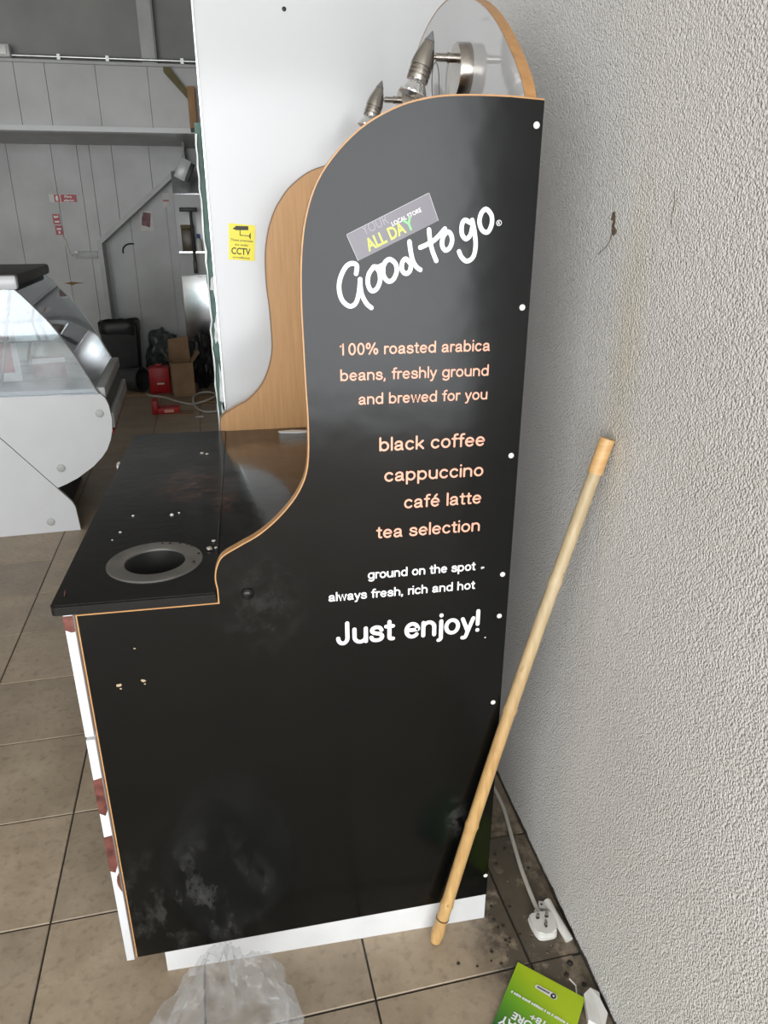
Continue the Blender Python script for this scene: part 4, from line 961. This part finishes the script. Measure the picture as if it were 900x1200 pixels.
for q in ([(-.022, .055), (.018, .06), (.018, .078), (-.008, .07), (-.022, .08)], [(-.02, .015), (.02, .015), (.02, .03), (-.02, .03)], [(-.012, -.05), (.026, -.05), (.026, -.035), (-.012, -.035)], [(.0, -.085), (.015, -.085), (.015, -.062), (.0, -.062)]): bm.faces.new([bm.verts.new((a, -.0036, b)) for a, b in q])
link('white_marks', bm, WLET, fs2)
cw = tag(link('cable_drop', tube(bmesh.new(), smooth_line([(-2.36, 6.79, 1.40), (-2.33, 6.79, 1.39), (-2.315, 6.79, 1.30), (-2.295, 6.79, 1.245), (-2.25, 6.79, 1.24)], 5), 0.010, 8), WPLAST, None, True), 'short white cable bend on the grey cladding below the red labels', 'cable')
sk = thing('socket_plate', 'low grey surface trunking plate with a small light beside the trim', 'socket', (-2.16, 6.80, 1.24))
box('plate', TRIMM, -0.09, 0.12, -0.012, 0.0, -0.035, 0.035, sk, .003); link('indicator', lathe(bmesh.new(), [(0.014, 0), (0.014, .004), (.006, .008)], (-0.075, -0.0118, 0.025), (0, -1, 0), 14), WLET, sk, True)
o = link('rust_mark', prism(bmesh.new(), [(-2.40, 0.975), (-2.36, .982), (-2.32, .99), (-2.29, .985), (-2.20, .978), (-2.29, .968), (-2.32, .955), (-2.35, .968)], 6.7975, 6.801, 'xz'), RUST, wb)
ps = thing('wall_poster', 'white sheet with a dark red picture stuck in the slanted recess', 'poster', (-1.565, 6.985, 1.55))
link('sheet', prism(bmesh.new(), [(-.062, -.093), (.063, -.093), (.068, .095), (-.060, .090)], -.003, 0, 'xz'), PAPER, ps); link('picture', prism(bmesh.new(), [(-.05, -.04), (.03, -.06), (.05, .07), (-.02, .08), (-.04, .03)], -.0042, -.0028, 'xz'), POSTER, ps)
nt_ = thing('pink_notice', 'small pink and white notice high in the slanted recess', 'notice', (-1.355, 6.985, 1.76))
box('sheet', PAPER, -.033, .033, -.003, 0, -.085, .05, nt_); box('red_print', REDSIGN, -.03, .03, -.0042, -.0028, -.03, -.015, nt_); box('upper_flap', TRIMM, -.03, .03, -.0042, -.0005, .05, .10, nt_)
hk = tag(link('wall_hook', tube(bmesh.new(), smooth_line([(-1.825, 6.98, 1.245), (-1.82, 6.975, 1.29), (-1.79, 6.975, 1.322), (-1.75, 6.975, 1.335), (-1.71, 6.98, 1.333)], 5), 0.008, 6), DARK, None, True), 'curved black hook fixed in the grey recess wall', 'hook')
# stainless cabinet
sc = thing('steel_cabinet', 'tall stainless steel cabinet standing in the slanted recess', 'cabinet', (-0.99, 6.75, 0))
box('body', STEEL, -0.255, 0.30, -0.24, 0.23, 0.12, 1.98, sc, 0.006)
box('door', STEEL, -0.25, 0.295, -0.262, -0.241, 0.44, 1.05, sc, 0.004); box('white_door', WLAM, -0.252, 0.298, -0.262, -0.241, 1.056, 1.78, sc, 0.004)
link('sloping_hood', prism(bmesh.new(), [(-0.241, 1.785), (-0.30, 1.79), (-0.255, 1.97), (-0.241, 1.97)], -0.25, 0.295, 'yz'), STEEL, sc)
box('kick_panel', DARK, -0.25, 0.295, -0.255, -0.20, 0.0, 0.43, sc); box('shelf', STEEL, -0.24, 0.29, -0.37, -0.262, 1.265, 1.28, sc)
sq = thing('squeegee', 'black squeegee hanging in front of the steel cabinet', 'squeegee', (-1.09, 6.37, 1.08))
link('handle', tube(bmesh.new(), [(0, 0, 0), (0.0, 0, 0.57)], 0.014, 10), DARK, sq, True); box('blade', DARK, -0.10, 0.06, -0.02, 0.02, 0.55, 0.585, sq, .004); box('grip', BLKPL, -0.018, 0.018, -0.018, 0.018, 0.0, 0.12, sq, .005)
jr = thing('brown_jar', 'dark brown square jar standing on the cabinet shelf', 'jar', (-1.135, 6.435, 1.28))
box('body', BROWN, -0.06, 0.055, -0.045, 0.045, 0.0, 0.20, jr, .008); box('lid', OLIVE, -0.062, 0.057, -0.047, 0.047, 0.20, 0.235, jr, .004)
bt = thing('spray_bottle', 'white bottle with a blue top on the cabinet shelf', 'bottle', (-1.045, 6.42, 1.28))
link('body', lathe(bmesh.new(), [(.026, 0), (.028, .02), (.028, .09), (.012, .115)], (0, 0, 0), (0, 0, 1), 18), WPLAST, bt, True); link('cap', lathe(bmesh.new(), [(.013, .115), (.013, .15), (.008, .155)], (0, 0, 0), (0, 0, 1), 14), BLUE, bt, True)
fl = thing('floodlight', 'tilted white floodlight with a black face under the ledge', 'light', (-1.12, 6.30, 1.985), 0)
bm = bbox(bmesh.new(), -0.05, 0.05, -0.03, 0.03, -0.09, 0.09, .008); bmesh.ops.rotate(bm, verts=bm.verts[:], cent=(0, 0, 0), matrix=Matrix.Rotation(0.45, 3, 'Y')); link('housing', bm, WLAM, fl, True)
bm = bbox(bmesh.new(), 0.050, 0.085, -0.035, 0.035, -0.08, 0.08, .004); bmesh.ops.rotate(bm, verts=bm.verts[:], cent=(0, 0, 0), matrix=Matrix.Rotation(0.45, 3, 'Y')); link('face', bm, DARK, fl, True)
link('bracket', tube(bmesh.new(), [(0.0, 0.0, 0.06), (0.02, 0.02, 0.16), (0.02, 0.02, 0.225)], .008, 8), TRIMM, fl)
# refuse bin with a bag, tub, bags, cartons
bn = thing('refuse_bin', 'black refuse bin overhung by a black liner at the back', 'bin', (-1.88, 6.52, 0))
bm = bmesh.new()
def taper_box(bm, w0, d0, w1, d1, z0, z1):
    prism(bm, [(0, 0), (1, 0), (1, 1), (0, 1)], 0, 1, 'xy')
    for v in bm.verts:
        t = v.co.z; ww, dd_ = w0 + (w1 - w0) * t, d0 + (d1 - d0) * t; v.co = Vector(((v.co.x - .5) * ww, (v.co.y - .5) * dd_, z0 + t * (z1 - z0)))
    return bm
link('tub', taper_box(bm, .28, .22, .34, .28, 0.0, .60), BLKPL, bn)
lnr = bmesh.new(); N = 28; R0 = []
for zi, (zz, gr) in enumerate(((.52, .010), (.56, .016), (.62, .018), (.64, .004), (.60, -.03), (.45, -.04))):
    ring = []
    for k in range(N):
        a = 2 * PI * k / N; cx_, sy_ = math.cos(a), math.sin(a); rx = .17 + gr; ry = .14 + gr
        s = (abs(cx_) ** 6 + abs(sy_) ** 6) ** (-1 / 6)
        ring.append(lnr.verts.new((cx_ * s * rx, sy_ * s * ry, zz + random.uniform(-.016, .016) if zz < .63 else zz + random.uniform(-.006, .012))))
    R0.append(ring)
for a, b in zip(R0, R0[1:]):
    for k in range(N): lnr.faces.new((a[k], a[(k + 1) % N], b[(k + 1) % N], b[k]))
link('liner', lnr, BLKPL, bn, True)
tb_ = thing('grey_tub', 'dark grey plastic tub lying on its side before the bin', 'tub', (-1.78, 6.20, 0.0))
link('shell', lathe(bmesh.new(), [(.095, -.10), (.115, .10), (.120, .10), (.120, .115), (.105, .115), (.085, -.09)], (0, 0, 0.121), (0.9, -0.42, 0.0), 26, True, True), mat('charcoal_plastic', (.05, .052, .055), .45, var=.1), tb_, True)
link('base_disc', lathe(bmesh.new(), [(.07, 0), (.07, .004)], (-0.092, 0.043, 0.121), (-0.9, 0.42, 0), 20), DARK, tb_)
def crumple(name, label, cat, loc, rad, m, seed, sub=4):
    bm = bmesh.new(); bmesh.ops.create_icosphere(bm, subdivisions=sub, radius=1)
    for v in bm.verts:
        d = v.co.normalized(); s = 1 + .35 * noise.fractal(d * 2 + Vector((seed, 0, 0)), .8, 2, 3) - .3 * abs(noise.noise(d * 4 + Vector((0, seed, 0))))
        v.co = Vector((d.x * rad[0] * s, d.y * rad[1] * s, max(0, rad[2] + d.z * rad[2] * s)))
    o = link(name, bm, m, None, True); o.location = loc; return tag(o, label, cat)
crumple('rubbish_sack', 'crumpled grey-green plastic sack between the bin and the cartons', 'sack', (-1.52, 6.77, 0), (.18, .15, .25), BAGGRN, 2)
crumple('rubbish_sack', 'dark crumpled bag low beside the grey tub', 'sack', (-1.53, 6.42, 0), (.13, .12, .12), BLKPL, 5)
crumple('black_rucksack', 'slumped black cloth bag behind the cartons', 'bag', (-1.09, 6.22, 0), (.10, .13, .27), BLKPL, 9)
cx1 = thing('carton', 'open brown cardboard carton standing among rubbish with its flaps up', 'carton', (-1.285, 6.0, 0), 0.18)
box('side', CARD, -.10, .10, -.10, -.095, 0, .31, cx1); box('side', CARD, -.10, .10, .095, .10, 0, .31, cx1); box('side', CARD, -.10, -.095, -.095, .095, 0, .31, cx1); box('side', CARD, .095, .10, -.095, .095, 0, .31, cx1); box('bottom', CARD, -.095, .095, -.095, .095, 0, .006, cx1)
link('flap', prism(bmesh.new(), [(-.10, .31), (.10, .31), (.095, .53), (-.09, .51)], .092, .098, 'xz'), CARD, cx1)
link('flap', prism(bmesh.new(), [(-.10, .31), (-.10, .314), (-.16, .43), (-.164, .428)], -.09, .09, 'xz'), CARD, cx1)
link('flap', prism(bmesh.new(), [(.10, .31), (.10, .314), (.17, .40), (.174, .397)], -.09, .09, 'xz'), CARD, cx1)
cx2 = thing('carton', 'flattened brown carton lying on the floor by the grey cable', 'carton', (-1.05, 5.70, 0), -0.2)
box('panel', CARD, -.13, .11, -.12, .12, 0.0, .012, cx2); box('flap', CARD, -.10, .08, -.18, -.12, 0.0, .006, cx2); box('flap', CARD, .0, .10, .12, .19, 0.0, .006, cx2)
cf1 = tag(box('cardboard_sheet', CARD, -1.90, -1.64, 5.98, 6.09, 0.0, 0.012), 'brown cardboard sheet flat on the floor before the grey tub', 'cardboard')
cf2 = tag(box('cardboard_sheet', CARD, -1.33, -1.16, 5.14, 5.28, 0.0, 0.008), 'brown cardboard piece beside the red L-shaped holder', 'cardboard')
rb = thing('red_case', 'red plastic tool case on the floor beside the open carton', 'case', (-1.505, 6.12, 0), 0.1)
box('shell', RED, -.10, .09, -.08, .08, 0.0, .25, rb, .012); box('handle', RED, -.03, .03, -.012, .012, .25, .275, rb, .005); box('latch', PAPER, -.03, .035, -.084, -.079, .09, .105, rb)
rl = thing('red_holder', 'red L-shaped holder lying on the dark tiles', 'holder', (-1.38, 5.27, 0), 0.08)
box('tray', RED, -.09, .11, -.06, .06, 0.0, .05, rl, .006); box('upright', RED, -.12, -.065, -.06, .09, 0.0, .115, rl, .006); box('label', SALMON, -.02, .06, -.062, -.0595, .012, .036, rl)
cpts = [(-1.63, 6.02, .012), (-1.60, 5.93, .012), (-1.455, 5.82, .012), (-1.30, 5.60, .012), (-1.165, 5.50, .012), (-1.03, 5.58, .030), (-0.975, 5.76, .030), (-1.02, 5.90, .024), (-1.10, 5.92, .024), (-1.16, 5.82, .026), (-1.175, 5.62, .034), (-1.150, 5.42, .012), (-1.07, 5.20, .012), (-0.965, 5.18, .012), (-0.958, 5.23, .012)]
tag(link('grey_cable', tube(bmesh.new(), smooth_line(cpts, 8), 0.010, 8), CABLEM, None, True), 'looped pale grey cable over the back floor among the cartons', 'cable')
tag(box('white_socket', WPLAST, -0.955, -0.915, 5.22, 5.27, 0.0, 0.065, None, .006), 'small white plug block at the end of the looped cable', 'plug')
tag(link('paper_litter', prism(bmesh.new(), [(-1.13, 5.06), (-1.07, 5.08), (-1.06, 5.05), (-1.10, 5.035)], 0, .005, 'xy'), PAPER), 'small white paper scrap on the dark back tiles', 'scrap')
tag(link('newspaper_stack', bbox(bmesh.new(), -0.97, -0.84, 6.26, 6.42, 0.0, .10, .004), mat('newsprint', (.35, .35, .36), .7, var=.4, vscale=25), None, True), 'low pile of printed papers in front of the steel cabinet', 'papers')
